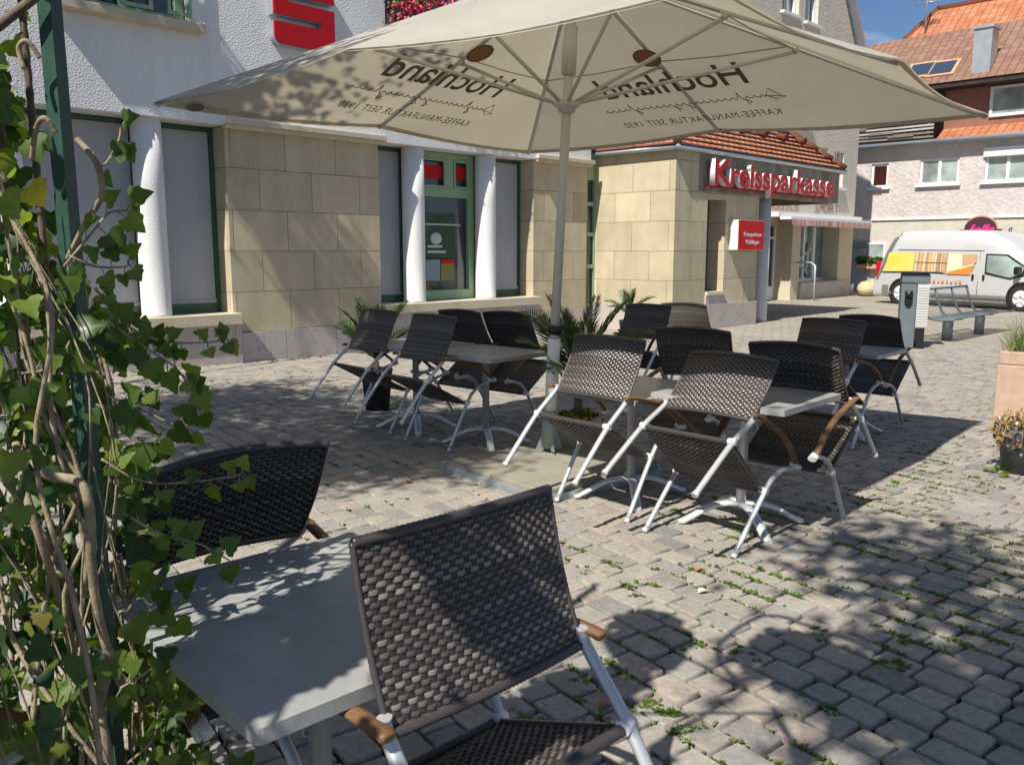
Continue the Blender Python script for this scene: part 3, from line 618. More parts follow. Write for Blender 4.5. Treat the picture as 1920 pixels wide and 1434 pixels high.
for i, (k0, k1, z0, z1) in enumerate(HW):
    w = hp('window', 'plastic', lambda b: (b.box((32.56, k0, z0), (32.63, k0+.08, z1)), b.box((32.56, k1-.08, z0), (32.63, k1, z1)), b.box((32.56, k0+.08, z0), (32.63, k1-.08, z0+.08)), b.box((32.56, k0+.08, z1-.08), (32.63, k1-.08, z1)), b.box((32.38, k0-.1, z0-.08), (32.497, k1+.1, z0-.01)), i > 0 and b.box((32.56, (k0+k1)/2-.05, z0+.08), (32.63, (k0+k1)/2+.05, z1-.08)), i > 1 and b.box((32.4, k0-.05, z1-.05), (32.496, k1+.05, z1+.25))))
    b = BM(hoo); b.box((32.6, k0+.05, z0+.05), (32.61, k1-.05, z1-.05)); b.build('pane', 'curtain' if i else mat('dark_red_pane', (.05, .01, .008), .3), w)
d = hp('door', 'doorgrey', lambda b: (b.box((32.46, 12.95, -1.55), (32.498, 13.78, .4)), b.box((32.43, 13.0, -1.45), (32.457, 13.7, -.1)), b.box((32.43, 13.0, -.05), (32.457, 13.7, .05))), bevel=.005)
b = BM(hoo); b.box((32.44, 13.1, .08), (32.455, 13.7, .33)); b.build('pane', 'glass', d)
b = BM(hoo); b.tube([(32.4, 13.05, -.45), (32.4, 13.17, -.45)], .025, 6); b.build('handle', 'black', d)
w = hp('window', 'plastic', lambda b: (b.box((32.45, 12.4, -.55), (32.498, 12.48, .3)), b.box((32.45, 13.2-.08, -.55), (32.498, 13.2, .3)), b.box((32.45, 12.48, .22), (32.498, 13.12, .3)), b.box((32.45, 12.48, -.55), (32.498, 13.12, -.48))))
b = BM(hoo); b.box((32.47, 12.48, -.48), (32.48, 13.12, .22)); b.build('pane', 'curtain', w)
f2, f2o = bld('flower_box', 32.3, 12.85, Z0-.62); tag(f2, 'red trough of green plants under the small window by the grey door', 'flower box')
b = BM(f2o); b.box((32.2, 12.45, -.66), (32.44, 13.35, -.5)); b.build('trough', 'tan', f2)
b = BM(f2o)
for i in range(260): leaf(b, Vector((random.uniform(32.18, 32.42), random.uniform(12.42, 13.35), random.uniform(-.5, -.25))), rv(), rv(), .1, .06)
b.build('foliage', 'ivy', f2)
# balcony, upper storey
hp('balcony_floor', 'darkwood', lambda b: b.box((32.3, 10.95, 3.745), (34.2, 14.2, 3.9)))
def bal(b):
    for i in range(8):
        z = 3.93+i*.125; e = random.uniform(-.03, .03); b.add([(32.25, 14.15+.05*i, z+e), (32.25, 10.95, z-e), (32.25, 10.95, z-e+.06), (32.25, 14.15+.05*i, z+e+.06), (32.29, 14.15, z+e), (32.29, 10.95, z-e), (32.29, 10.95, z-e+.06), (32.29, 14.15, z+e+.06)], [(0, 1, 2, 3), (7, 6, 5, 4), (3, 2, 6, 7), (0, 4, 5, 1), (1, 5, 6, 2), (0, 3, 7, 4)])
    for k in (11.1, 11.9, 12.7, 13.5, 14.1): b.box((32.3, k, 3.9), (32.36, k+.08, 4.95))
    for k in (11.6, 12.3, 13.3): b.box((32.2, k, 4.0+.2*(k-11.6)), (32.24, k+.9, 4.07+.2*(k-11.6)))
hp('railing', 'oldwood', bal)
hp('upper_wall', 'clad', lambda b: (b.box((33.1, -3, 3.8), (42, 10.9, 5.6)), b.box((34.2, 10.9, 3.9), (42, 15, 5.6))))
hp('skirt_roof', 'tile_orange', lambda b: b.uvquad([(32.3, 10.9, 3.78), (32.3, -3, 3.78), (33.09, -3, 4.25), (33.09, 10.9, 4.25)], [(0, 0), (13.9, 0), (13.9, .92), (0, .92)]))
w = hp('window', 'plastic', lambda b: (b.box((33.02, 7.2, 4.5), (33.098, 7.3, 5.5)), b.box((33.02, 9.35, 4.5), (33.098, 9.45, 5.5)), b.box((33.02, 8.28, 4.6), (33.098, 8.38, 5.42)), b.box((33.02, 7.3, 4.5), (33.098, 9.35, 4.6)), b.box((33.02, 7.3, 5.42), (33.098, 9.35, 5.5))))
b = BM(hoo); b.box((33.05, 7.3, 4.6), (33.06, 9.35, 5.42)); b.build('pane', 'curtain', w)
hp('eave', 'darkwood', lambda b: b.box((32.35, -3, 5.55), (33.2, 14.6, 5.72)))
TB = math.tan(R(38))
def rooff(s): return 5.72+(s-32.3)*TB
hp('roof', 'tile_brown', lambda b: (b.uvquad([(32.3, 14.6, rooff(32.3)), (32.3, -3, rooff(32.3)), (35.3, -3, rooff(35.3)), (35.3, 14.6, rooff(35.3))], [(0, 0), (17.6, 0), (17.6, 3/cos(R(38))), (0, 3/cos(R(38)))])))
RN = (SD*(-sin(R(38)))+Vector((0, 0, cos(R(38))))); RP = W(32.3, 9, 5.72+Z0)
def onroof(px, py):
    p = hit(px, py, RP, RN); return Vector((p.dot(SD), p.dot(KD), p.z-Z0))
def patch(b, px, py, ws, wk, h, m=0):
    c = onroof(px, py); u = Vector((cos(R(38)), 0, sin(R(38)))); v = Vector((0, 1, 0)); n = Vector((-sin(R(38)), 0, cos(R(38))))
    a = [c+u*x*ws/2+v*y*wk/2 for x, y in ((-1, -1), (1, -1), (1, 1), (-1, 1))]; b.add([q for q in a]+[q+n*h for q in a], [(0, 1, 2, 3), (7, 6, 5, 4), (0, 4, 5, 1), (1, 5, 6, 2), (2, 6, 7, 3), (3, 7, 4, 0)], False, m)
for (px, py) in ((1769, 130), (1726, 134)):
    w = hp('skylight', 'tan', lambda b: patch(b, px, py, 1.05, .95, .06)); b = BM(hoo); patch(b, px, py, .8, .72, .075); b.build('pane', mat('skylight_pane', (.03, .05, .09), .5, 0, .3), w)
c = onroof(1840, 133)
hp('chimney', 'zinc', lambda b: (b.box((c.x-.1, c.y-.28, c.z-.1), (c.x+.6, c.y+.28, c.z+1.35)), b.box((c.x-.15, c.y-.34, c.z+1.355), (c.x+.65, c.y+.34, c.z+1.45), 1)))
hb, hbo = bld('orange_roofed_house', 38., 9.); tag(hb, 'house behind with a steep bright orange tiled roof and chimney', 'building')
zb = rooff(35.3)
b = BM(hbo); b.box((35.6, -4, -1.6), (46, 13.6, zb-.05)); b.build('wall', 'stucco', hb)
def rpt(px, py, s): p = hit(px, py, W(s, 0, 0), SD); return Vector((s, p.dot(KD), p.z-Z0))
e0 = rpt(1663, 104, 35.4); e1 = Vector((35.4, -4, e0.z)); r0 = rpt(1758, 18, 37.9); r1 = Vector((37.9, -4, r0.z))
b = BM(hbo); LL = (r0-Vector((35.4, r0.y, e0.z))).length
b.uvquad([e0, e1, r1, r0], [(0, 0), (e0.y+4, 0), (e0.y+4, LL), (e0.y-r0.y, LL)])
b.uvquad([(40.4, e0.y, e0.z), e0, r0], [(0, 0), (5, 0), (2.5, LL)]); b.uvquad([e1, (40.4, -4, e0.z), r1], [(0, 0), (5, 0), (2.5, LL)])
b.tube([e0, r0], .1, 8); b.tube([r0, r1], .12, 8)
b.build('roof', 'tile_orange', hb)
cc = rpt(1744, 88, 35.75)
b = BM(hbo); b.box((35.6, cc.y-.3, cc.z-.45), (36.2, cc.y+.3, cc.z+.3)); b.box((35.55, cc.y-.36, cc.z+.303), (36.25, cc.y+.36, cc.z+.4), 1); b.build('chimney', ['zinc', 'darkwood'], hb)
aa = rpt(1735, 50, 36.4)
b = BM(hbo); b.tube([(36.4, aa.y, aa.z-.3), (36.4, aa.y, aa.z+2.2)], .035, 6)
for z, L in ((.85, .5), (1.15, .45), (1.0, .3), (1.4, .35)): b.tube([(36.4, aa.y-L, aa.z+z), (36.4, aa.y+L, aa.z+z+.1)], .018, 5); [b.tube([(36.1, aa.y+q, aa.z+z), (36.7, aa.y+q, aa.z+z)], .012, 4) for q in (-L*.8, -L*.3, L*.3, L*.8)]
b.build('antenna', 'zinc', hb)
js, jso = bld('arched_sign', 32.4, 9.2, Z0+.4); tag(js, 'dark arched sign with pink script lettering on the stucco house', 'sign')
arc = [(8.8, .3)]+[(9.24+.62*cos(R(t)), .72+.40*sin(R(t))) for t in range(180, -1, -12)][::-1]+[(9.9, .3)]
arc = [(8.6, .3), (8.6, .72)]+[(9.24+.5*cos(R(t)), .72+.42*sin(R(t))) for t in range(180, -1, -12)]+[(9.88, .72), (9.88, .3)]
b = BM(jso); b.prism(arc, 32.36, 32.43, 0, 'x'); b.build('board', 'signbrown', js)
b = BM(jso); b.prism([(9.24+(x-9.24)*1.06, .3+(z-.3)*1.06) for x, z in arc], 32.432, 32.495, 0, 'x'); b.build('rim', 'tan', js)
place_text('lettering', 'Jella', .42, Matrix.Translation(-jso)@Matrix(((0, 0, -1, 32.35), (-1, 0, 0, 9.26), (0, 1, 0, .58+Z0), (0, 0, 0, 1))), ['neon'], js, .006, .012, .9, .35, .95)
ln, lno = bld('wall_lantern', 32.3, 8.3, Z0); tag(ln, 'black wrought iron wall lantern on the stucco house behind the van', 'lantern')
b = BM(lno); b.tube([(32.49, 8.3, .75), (32.2, 8.3, .72), (32.2, 8.3, .55)], .02, 6); b.lathe([(.02, .56), (.24, .42), (.22, .38)], (32.2, 8.3, 0), 6); b.lathe([(.1, .0), (.13, .02), (.08, -.1)], (32.2, 8.3, 0), 6)
for i in range(6): a = i*pi/3; b.tube([(32.2+.19*cos(a), 8.3+.19*sin(a), .39), (32.2+.11*cos(a), 8.3+.11*sin(a), .02)], .015, 5)
b.build('lantern_frame', 'lantern', ln); b = BM(lno); b.lathe([(.1, .02), (.17, .37)], (32.2, 8.3, 0), 6); b.build('pane', 'curtain', ln)

# ================================================================ café chairs
PF = dict(F=(0, 0), Sf=(.20, .33), E=(.45, .463), J=(-.01, .665), T=(.15, .97), Sr=(-.16, .555), Rf=(-.41, .30))
def woven(b, rb, surf, ncol, nrow, A=.0028, hw=.0056):
    """rows of flat strands passing over and under upright stakes; surf(u, v) -> (point, normal, up)"""
    for r in range(nrow):
        v = (r+.5)/nrow; ph = (r % 2)*pi; n = ncol*3+1; vs = []
        for i in range(n):
            u = i/(n-1); p, nn, up = surf(u, v); o = A*sin(pi*(u*ncol)+ph)
            for a, c in ((-1, 0), (-.6, .8), (.6, .8), (1, 0), (0, -.9)): vs.append(p+nn*(o+c*.0016)+up*(a*hw))
        b.add(vs, [(i*5+q, i*5+(q+1) % 5, (i+1)*5+(q+1) % 5, (i+1)*5+q) for i in range(n-1) for q in range(5)], True)
    for c in range(0, ncol):
        u = (c+.5)/ncol; b.tube([surf(u, v/10)[0] for v in range(11)], .0058, 6, 1, caps=False, flat=(1., .26), up=(1, 0, 0))
def core(b, surf):
    vs = [surf(i/12, j/8) for j in range(9) for i in range(13)]; n = len(vs)
    b.add([p+q*.0005 for p, q, _ in vs]+[p-q*.0005 for p, q, _ in vs], [(j*13+i, j*13+i+1, j*13+i+14, j*13+i+13) for j in range(8) for i in range(12)]+[(n+j*13+i+13, n+j*13+i+14, n+j*13+i+1, n+j*13+i) for j in range(8) for i in range(12)], True, 1)
def wrap(b, path, r, rings):
    n = rings*2; P_ = []
    L = [0]
    for a, c in zip(path, path[1:]): L.append(L[-1]+(c-a).length)
    rs = []
    for i in range(n+1):
        t = L[-1]*i/n; k = 0
        while k < len(L)-2 and L[k+1] < t: k += 1
        P_.append(path[k].lerp(path[k+1], (t-L[k])/max(1e-6, L[k+1]-L[k]))); rs.append(r if i % 2 else r*.88)
    b.tube(P_, rs, 7)
def back_surf(u, v):
    x = -.242+.484*u; d = Vector((0, .16, .305)).normalized(); nb = Vector((0, -d.z, d.y)); q = 1-(2*u-1)**2
    p = Vector((x, PF['J'][0]+.16*v, PF['J'][1]+.305*v))+nb*(.036*q*(.55+.45*v)-.012*sin(pi*v)); return p, (nb+Vector((-(2*u-1)*.17, 0, 0))).normalized(), d
def seat_surf(u, v):
    x = -.238+.476*u; y0, z0 = PF['Sr']; y1, z1 = PF['Sf']; y, z = y0+(y1-y0)*v, z0+(z1-z0)*v; d = Vector((0, y1-y0, z1-z0)).normalized(); nn = Vector((0, -d.z, d.y))
    q = 1-(2*u-1)**2; nn = Vector((0, .53, .85)); return Vector((x, y, z))-nn*(.030*q*sin(pi*v)**.6+.004)+nn*0, nn, d
def make_chair():
    t = empty('cafe_chair')
    b = MB(); woven(b, None, back_surf, 30, 30, .0034, hw=.0057); core(b, back_surf); ob = b.build('backrest', ['weave', 'stake'], t)
    b = MB(); wrap(b, [back_surf(i/16, 1.0)[0] for i in range(17)], .0115, 44); wrap(b, [back_surf(i/16, 0.0)[0] for i in range(17)], .0115, 46)
    for u in (0, 1): wrap(b, [back_surf(u, i/6)[0] for i in range(7)], .0068, 30)
    b.build('rim', 'rim', ob)
    b = MB(); woven(b, None, seat_surf, 30, 35, .0034, hw=.0058); core(b, seat_surf); ob = b.build('seat', ['weave', 'stake'], t)
    b = MB(); wrap(b, [seat_surf(i/12, 0.)[0] for i in range(13)], .0145, 46); wrap(b, [seat_surf(i/12, 1.)[0] for i in range(13)], .0145, 46)
    for u in (0, 1): b.tube([seat_surf(u, i/6)[0] for i in range(7)], .009, 6)
    b.build('rim', 'rim', ob)
    def L3(x, pts): return [Vector((x, y, z)) for y, z in pts]
    def smooth(pts, n=5):
        out = []; P_ = [Vector(p) for p in pts]
        for i in range(len(P_)-1):
            p0, p1, p2, p3 = P_[max(0, i-1)], P_[i], P_[i+1], P_[min(len(P_)-1, i+2)]
            for k in range(n):
                q = k/n; out.append(.5*((2*p1)+(p2-p0)*q+(2*p0-5*p1+4*p2-p3)*q*q+(3*p1-p0-3*p2+p3)*q**3))
        return out+[P_[-1]]
    for s in (-1, 1):
        b = MB(); b.tube(smooth(L3(s*.249, [(.0, .70), (-.018, .665), (-.16, .555), (-.29, .425), (-.41, .30)]), 4), .0148, 10, flat=(1, .82), up=(1, 0, 0)); lg = b.build('leg', 'alu', t)
        b = MB(); b.tube(L3(s*.249, [(-.4, .31), (-.413, .297)]), .0162, 10); b.build('foot_cap', 'slatwhite', lg)
        b = MB(); b.tube(smooth(L3(s*.252, [(.0, .012), (.20, .33), (.265, .402), (.345, .443), (.45, .458)]), 5), .0132, 10, flat=(1, .85), up=(1, 0, 0)); lg = b.build('leg', 'alu', t)
        b = MB(); b.tube(L3(s*.252, [(.006, .022), (-.006, .002)]), .0145, 10); b.build('foot_cap', 'slatwhite', lg)
        b = MB(); b.tube(smooth(L3(s*.268, [(.445, .475), (.35, .560), (.233, .622), (.12, .662), (.0, .690), (-.045, .694)]), 5), [.017]*24+[.017, .011], 10, flat=(1.05, .66), up=(1, 0, 0)); ar = b.build('armrest', 'wood', t)
        b = MB(); b.tube(L3(s*.262, [(.475, .462), (.425, .478)]), .021, 8, flat=(1.1, .8), up=(1, 0, 0)); b.build('arm_bracket', 'plastic', ar)
        b = MB(); b.tube([Vector((s*.225, -.163, .553)), Vector((s*.262, -.157, .557))], .0175, 8); b.build('bracket', 'plastic', t)
        b = MB(); b.tube([Vector((s*.225, .197, .333)), Vector((s*.265, .202, .329))], .0175, 8); b.build('bracket', 'plastic', t)
    return t
CH = [  # x, y, azimuth it faces, tip, label, group
 (-.125, 1.665, -43.8, -10.7, 'large brown woven chair nearest the camera, its back beside the foreground table', 'g1'),
 (-.82, 2.27, 137., 3., 'dark woven chair beyond the foreground table, partly behind ivy leaves', 'g1'),
 (-1.06, 1.17, 47., -6., 'woven chair behind the ivy, only its arm showing left of the foreground table', 'g1'),
 (.875, 4.09, 46.3, 12.3, 'sunlit tan woven chair leaning on the pale table right of the parasol pole', 'g2'),
 (.443, 4.64, 47.4, -.8, 'brown woven chair just right of the parasol pole, legs over the concrete base', 'g2'),
 (1.62, 4.667, 223.2, 1.4, 'black chair across the pale table from the sunlit tan chair', 'g2'),
 (1.205, 5.511, 215.5, -3., 'black chair half hidden behind the sunlit tan chair, below the two far chairs', 'g2'),
 (-1.16, 6.95, 48., -3.5, 'farthest left chair in front of the stone pier, a palm and black pot behind it', 'g3'),
 (-.646, 6.32, 46., -3.5, 'dappled grey woven chair at the table left of the parasol pole', 'g3'),
 (-.34, 7.55, 222., 2., 'black chair tipped below the bank window, behind the dappled grey chair', 'g3'),
 (.05, 7.25, 220., .5, 'black chair tipped between the bank window and the parasol pole, palm leaf in front', 'g3'),
 (1.30, 8.5, 40., -2., 'left one of the two far black chairs before the porch corner, showing its back', 'g4'),
 (1.93, 9.2, 215., 4., 'right one of the two far black chairs before the porch, facing the camera', 'g4'),
 (2.44, 6.62, 44.3, -1., 'dark woven chair showing its back at the right hand table in the parasol shade', 'g5'),
 (3.208, 7.466, 223.2, 4.5, 'black chair in front of the litter bin at the right hand table', 'g5'),
]
GN = {'g1': 'woven chairs tipped against the foreground table', 'g2': 'woven chairs tipped against the tables right of the parasol pole', 'g3': 'woven chairs tipped against the tables left of the parasol pole', 'g4': 'woven chairs at the far table by the porch', 'g5': 'woven chairs tipped against the right hand table'}
proto = make_chair()
for i, (x, y, az, tl, lab, g) in enumerate(CH):
    o = proto if i == 0 else copy_tree(proto)
    o.location = (x, y, ground_z(x, y)+.002); o.rotation_euler = (-R(tl), 0, -R(az)); tag(o, lab, 'chair', GN[g])
    if i == 0: o.scale = (1.05, 1.0, .995)
    if i == 1: o.scale = (1, 1, 1)

# ================================================================ tables
def make_table(sz=.8):
    t = empty('cafe_table'); h = sz/2
    b = MB(); pts = []
    for cx, cy, a0 in ((h, h, 0), (-h, h, 90), (-h, -h, 180), (h, -h, 270)):
        for a in (0, 30, 60, 90): r = .018; pts.append((cx-math.copysign(r, cx)+r*cos(R(a0+a)), cy-math.copysign(r, cy)+r*sin(R(a0+a))))
    b.prism(pts, .637, .665, 0, 'z'); b.build('tabletop', 'tabletop', t, .004)
    b = MB(); b.lathe([(.03, .08), (.03, .6), (.055, .61), (.055, .636)], n=20); b.box((-.16, -.02, .615), (.16, .02, .6365)); b.box((-.02, -.16, .614), (.02, .16, .636)); b.build('column', 'alu', t)
    for q in range(4):
        a = R(45+90*q+4); d = Vector((cos(a), sin(a), 0))
        path = [d*r+Vector((0, 0, z)) for r, z in ((.02, .10), (.08, .108), (.15, .10), (.22, .078), (.29, .045), (.35, .018), (.385, .012))]
        b = MB(); b.tube(path, [.034, .032, .030, .030, .030, .031, .024], 8, flat=(1., .5), up=(-d.y, d.x, 0)); b.build('foot', 'cast', t)
    return t
tp = make_table(); first = True
for i, (x, y, az, lab) in enumerate([
    (-.438, 1.80, 47., 'grey table nearest the camera beside the ivy, dappled with leaf shadow'),
    (1.235, 4.455, 43.5, 'pale square table on the right of the pole with a shadow across its top'),
    (.715, 4.99, 43.5, 'table just right of the parasol pole between the brown and the black chair'),
    (-.20, 6.44, 44., 'square table left of the parasol pole with streaks of sun on its top'),
    (-.80, 7.02, 44., 'table by the black plant pot, behind the two left hand chairs'),
    (2.78, 7.05, 43., 'bluish shaded table at the right between two black chairs'),
    (1.60, 8.85, 42., 'far table between the two black chairs by the porch')]):
    o = tp if i == 0 else copy_tree(tp)
    o.location = (x, y, ground_z(x, y)+.002); o.rotation_euler = (0, 0, -R(az)); tag(o, lab, 'table', 'square cafe tables on the paving')
    if i == 0: o.scale = (.95, .83, 1.075)
    if i == 2: o.scale = (.80, 1, 1)

# ================================================================ parasol
BASE = Vector((.25, 5.82, 0)); BASE.z = ground_z(BASE.x, BASE.y)
cL, cF, cR_, cN = (Vector((x, y, z+Z0)) for x, y, z in ((-2.23, 5.49, .905), (.15, 8.26, .912), (3.19, 5.9, .895), (.68, 3.0, .875)))
TOP = Vector((.39, 5.66, 1.77+Z0)); HUB = Vector((.348, 5.71, .935+Z0)); AX = (TOP-BASE).normalized()
um = empty('parasol', BASE); tag(um, 'big square beige parasol with mirrored lettering showing through its canvas', 'parasol')
def UB(): return MB(Matrix.Translation(-BASE))
def onax(z): return BASE+AX*((z-BASE.z)/AX.z)
b = UB(); b.tube([onax(.82), onax(3.18)], [.031, .031], 20); pl = b.build('pole', 'polepaint', um)
b = UB(); b.tube([onax(.33), onax(.86)], .043, 20); b.build('lower_pole', 'polewhite', um)
b = UB(); b.tube([onax(2.56), onax(2.75), onax(2.76), onax(2.85)], [.047, .047, .043, .043], 16); b.build('upper_collar', 'polepaint', um)
b = UB(); b.tube([onax(.10), onax(.36)], .050, 20)
for q in range(4): a = R(20+90*q); d = Vector((cos(a), sin(a), 0)); p = onax(.1); b.add([p+d*.04-AX*.02, p+d*.10-AX*.02, p+d*.05+AX*.11, p+d*.04+Vector((.005, .005, -.02)), p+d*.10+Vector((.005, .005, -.02)), p+d*.05+Vector((.005, .005, .11))], [(0, 1, 2), (3, 5, 4), (0, 3, 4, 1), (1, 4, 5, 2)])
for q in range(20): a = 2*pi*q/20; u, w_ = perp(AX); o_ = u*(cos(a)*.0505)+w_*(sin(a)*.0505); b.tube([onax(.11)+o_, onax(.355)+o_], .0035, 4)
b.build('sleeve', 'sleeve', um)
b = UB(); p = onax(.93); b.tube([p-Vector((.05, .02, 0)), p+Vector((.06, -.03, .01))], .01, 8); b.tube([onax(.89), onax(.95)], .045, 16); b.build('handle', 'black', um)
b = UB(); p = HUB; b.tube([onax(HUB.z-.06), onax(HUB.z-.03), onax(HUB.z-.02), onax(HUB.z+.01), onax(HUB.z+.02)], [.052, .06, .085, .087, .055], 20); b.build('hub', 'polepaint', um)
mids = {}
def mid(a, c): m_ = (a+c)/2; return m_+Vector((0, 0, .052))+((m_-TOP)*Vector((1, 1, 0))).normalized()*.02
CO = [cL, mid(cL, cF), cF, mid(cF, cR_), cR_, mid(cR_, cN), cN, mid(cN, cL)]
def canopy():
    b = UB(); NT_, NW = 12, 6
    for g in range(8):
        A_, B_ = CO[g], CO[(g+1) % 8]; nrm = (A_-TOP).cross(B_-TOP).normalized(); nrm = nrm if nrm.z > 0 else -nrm; vs = []
        for i in range(NT_+1):
            t = i/NT_
            for j in range(NW+1):
                w_ = j/NW; e = A_.lerp(B_, w_); p = TOP.lerp(e, t)
                sag = sin(pi*w_)*t*.035; inward = (TOP-e)*Vector((1, 1, 0)); p = p-nrm*sag+inward.normalized()*(.03*sin(pi*w_)*t**6)
                p = p+nrm*(.004*sin(23*w_*t+g)*sin(9*t+g*1.7))
                vs.append(p)
        fs = [(i*(NW+1)+j, i*(NW+1)+j+1, (i+1)*(NW+1)+j+1, (i+1)*(NW+1)+j) for i in range(NT_) for j in range(NW)]
        b.add(vs, fs, True)
    return b.build('canopy', 'canvas', um)
cano = canopy()
def gore_plane(g):
    """point, right and up vectors of the underside of a canopy side (two gores), seen from below"""
    A_, B_ = CO[g], CO[(g+2) % 8]; c = (A_+B_)/2; up = (TOP-c).normalized(); r = (B_-A_).normalized(); n = r.cross(up).normalized(); n = n if n.z < 0 else -n; return c, r, up, n
b = UB()
for g in range(8):      # hems and seams on the underside
    A_, B_ = CO[g], CO[(g+1) % 8]; N_ = 8
    for j in range(N_):
        p0, p1 = A_.lerp(B_, j/N_), A_.lerp(B_, (j+1)/N_); i0 = (TOP-(A_+B_)/2).normalized()*.06
        s0_, s1_ = [((TOP-(A_+B_)/2)*Vector((1, 1, 0))).normalized()*.03*sin(pi*q/N_) for q in (j, j+1)]; d = Vector((0, 0, -.012-.0))
        sg0, sg1 = Vector((0, 0, -.035*sin(pi*j/N_))), Vector((0, 0, -.035*sin(pi*(j+1)/N_)))
        b.add([p0+s0_+d+sg0, p1+s1_+d+sg1, p1+s1_+i0+d+sg1, p0+s0_+i0+d+sg0], [(0, 1, 2, 3)])
b.build('hem', 'canvas', cano)
for g in range(8):
    b = UB(); e = CO[g]; d = (e-TOP).normalized(); off = Vector((0, 0, -.028)); a_, c_ = TOP+d*.06+off, e-d*.03+off
    b.tube([a_, c_], .0155, 6, flat=(1.1, .8)); b.build('rib', 'polepaint', um)
    at = TOP.lerp(e, .52)+off*1.6; h = HUB+((e-HUB)*Vector((1, 1, 0))).normalized()*.06
    b = UB(); b.tube([h, at], .0125, 6); b.tube([at+(h-at).normalized()*.02, at+Vector((0, 0, .02))], .022, 6, 0); b.build('strut', 'polepaint', um)
b = UB()
for g in range(8):
    o1, o2 = TOP.lerp(CO[g], .5)+Vector((0, 0, -.03)), TOP.lerp(CO[(g+1) % 8], .5)+Vector((0, 0, -.03)); b.tube([o1, (o1+o2)/2+Vector((0, 0, -.012)), o2], .004, 4)
b.build('seam_strap', 'hem', cano)
def squiggle(n, w_, h, seed):
    rnd = random.Random(seed); pts = [(-.5*w_, -.1*h), (-.46*w_, .9*h), (-.43*w_, .1*h), (-.47*w_, -.5*h), (-.52*w_, -.25*h), (-.44*w_, 0)]
    for i in range(n):
        x = -.42*w_+.92*w_*i/n; tall = rnd.random() < .2; pts += [(x, 0), (x+.01*w_, (1.0 if tall else .3)*h*.8), (x+.022*w_, -.05*h)]
        if rnd.random() < .12: pts += [(x+.02*w_, -.8*h), (x+.0*w_, -.5*h)]
    return pts
for g in (0, 2):       # printing on the outside, seen reversed from below
    c, r, up, n = gore_plane(g); H_ = (TOP-c).length; r_out = -r if (r.cross(up)).z < 0 else r    # from outside, up towards the tip
    def TX(hh, xo=0.): o_ = c+up*hh+n*.052+r_out*xo-BASE; q = r_out.cross(up); return Matrix(((r_out.x, up.x, q.x, o_.x), (r_out.y, up.y, q.y, o_.y), (r_out.z, up.z, q.z, o_.z), (0, 0, 0, 1)))
    place_text('lettering', 'Hochland', .36, TX(.74), ['ink'], cano, .0005, .004, 1.0, 0, 1.15)
    place_text('lettering', 'KAFFEE-MANUFAKTUR SEIT 1930', .115, TX(.32), ['ink'], cano, .0004, 0, 1.15, 0, 1.3)
    b = MB(TX(.56)); pts = squiggle(24, 1.45, .10, 3); b.tube([(x, y, 0) for x, y in pts], .0035, 4); b.build('script_line', 'inkred', cano)
    b = MB(TX(1.16)); b.lathe([(.10, -.002), (.10, .002)], n=28); b.v = b.v; ov = b.build('oval_emblem', 'ink', cano)
    b = MB(TX(1.16)); b.lathe([(.084, -.004), (.084, .004)], n=28); b.build('oval_face', 'inkorange', cano)
for e in (cL, cR_):
    d = (TOP-e).normalized(); c = e+d*.36; pass
c, r, up, n = gore_plane(0); q = c+(cL-c)*.86+up*.05+n*.03
u_ = (cL-c).normalized(); b = UB(); b.add([q+u_*(.06*cos(t*pi/8))+up*(.045*sin(t*pi/8)) for t in range(16)], [tuple(range(16))]); b.build('small_emblem', 'ink', cano)

# concrete base
d1 = Vector((sin(R(141)), cos(R(141)), 0)); d2 = Vector((sin(R(51)), cos(R(51)), 0)); c0 = Vector((-.45, 5.58, ground_z(0, 5.6)))
bb = empty('parasol_stand', c0+(d1+d2)*.5, math.atan2(d1.y, d1.x)); tag(bb, 'low square base of four concrete slabs in a metal frame under the parasol', 'parasol base')
b = MB(); b.box((-.52, -.52, .0), (.52, -.503, .05)); b.box((-.52, .503, .0), (.52, .52, .05)); b.box((-.52, -.502, .0), (-.503, .502, .05)); b.box((.503, -.502, .0), (.52, .502, .05)); b.build('frame', 'sleeve', bb)
for sx in (-1, 1):
    for sy in (-1, 1): b = MB(); b.box((sx*.004, sy*.004, .01), (sx*.5, sy*.5, .078+.004*sx)); b.build('slab', 'slab', bb, .008)

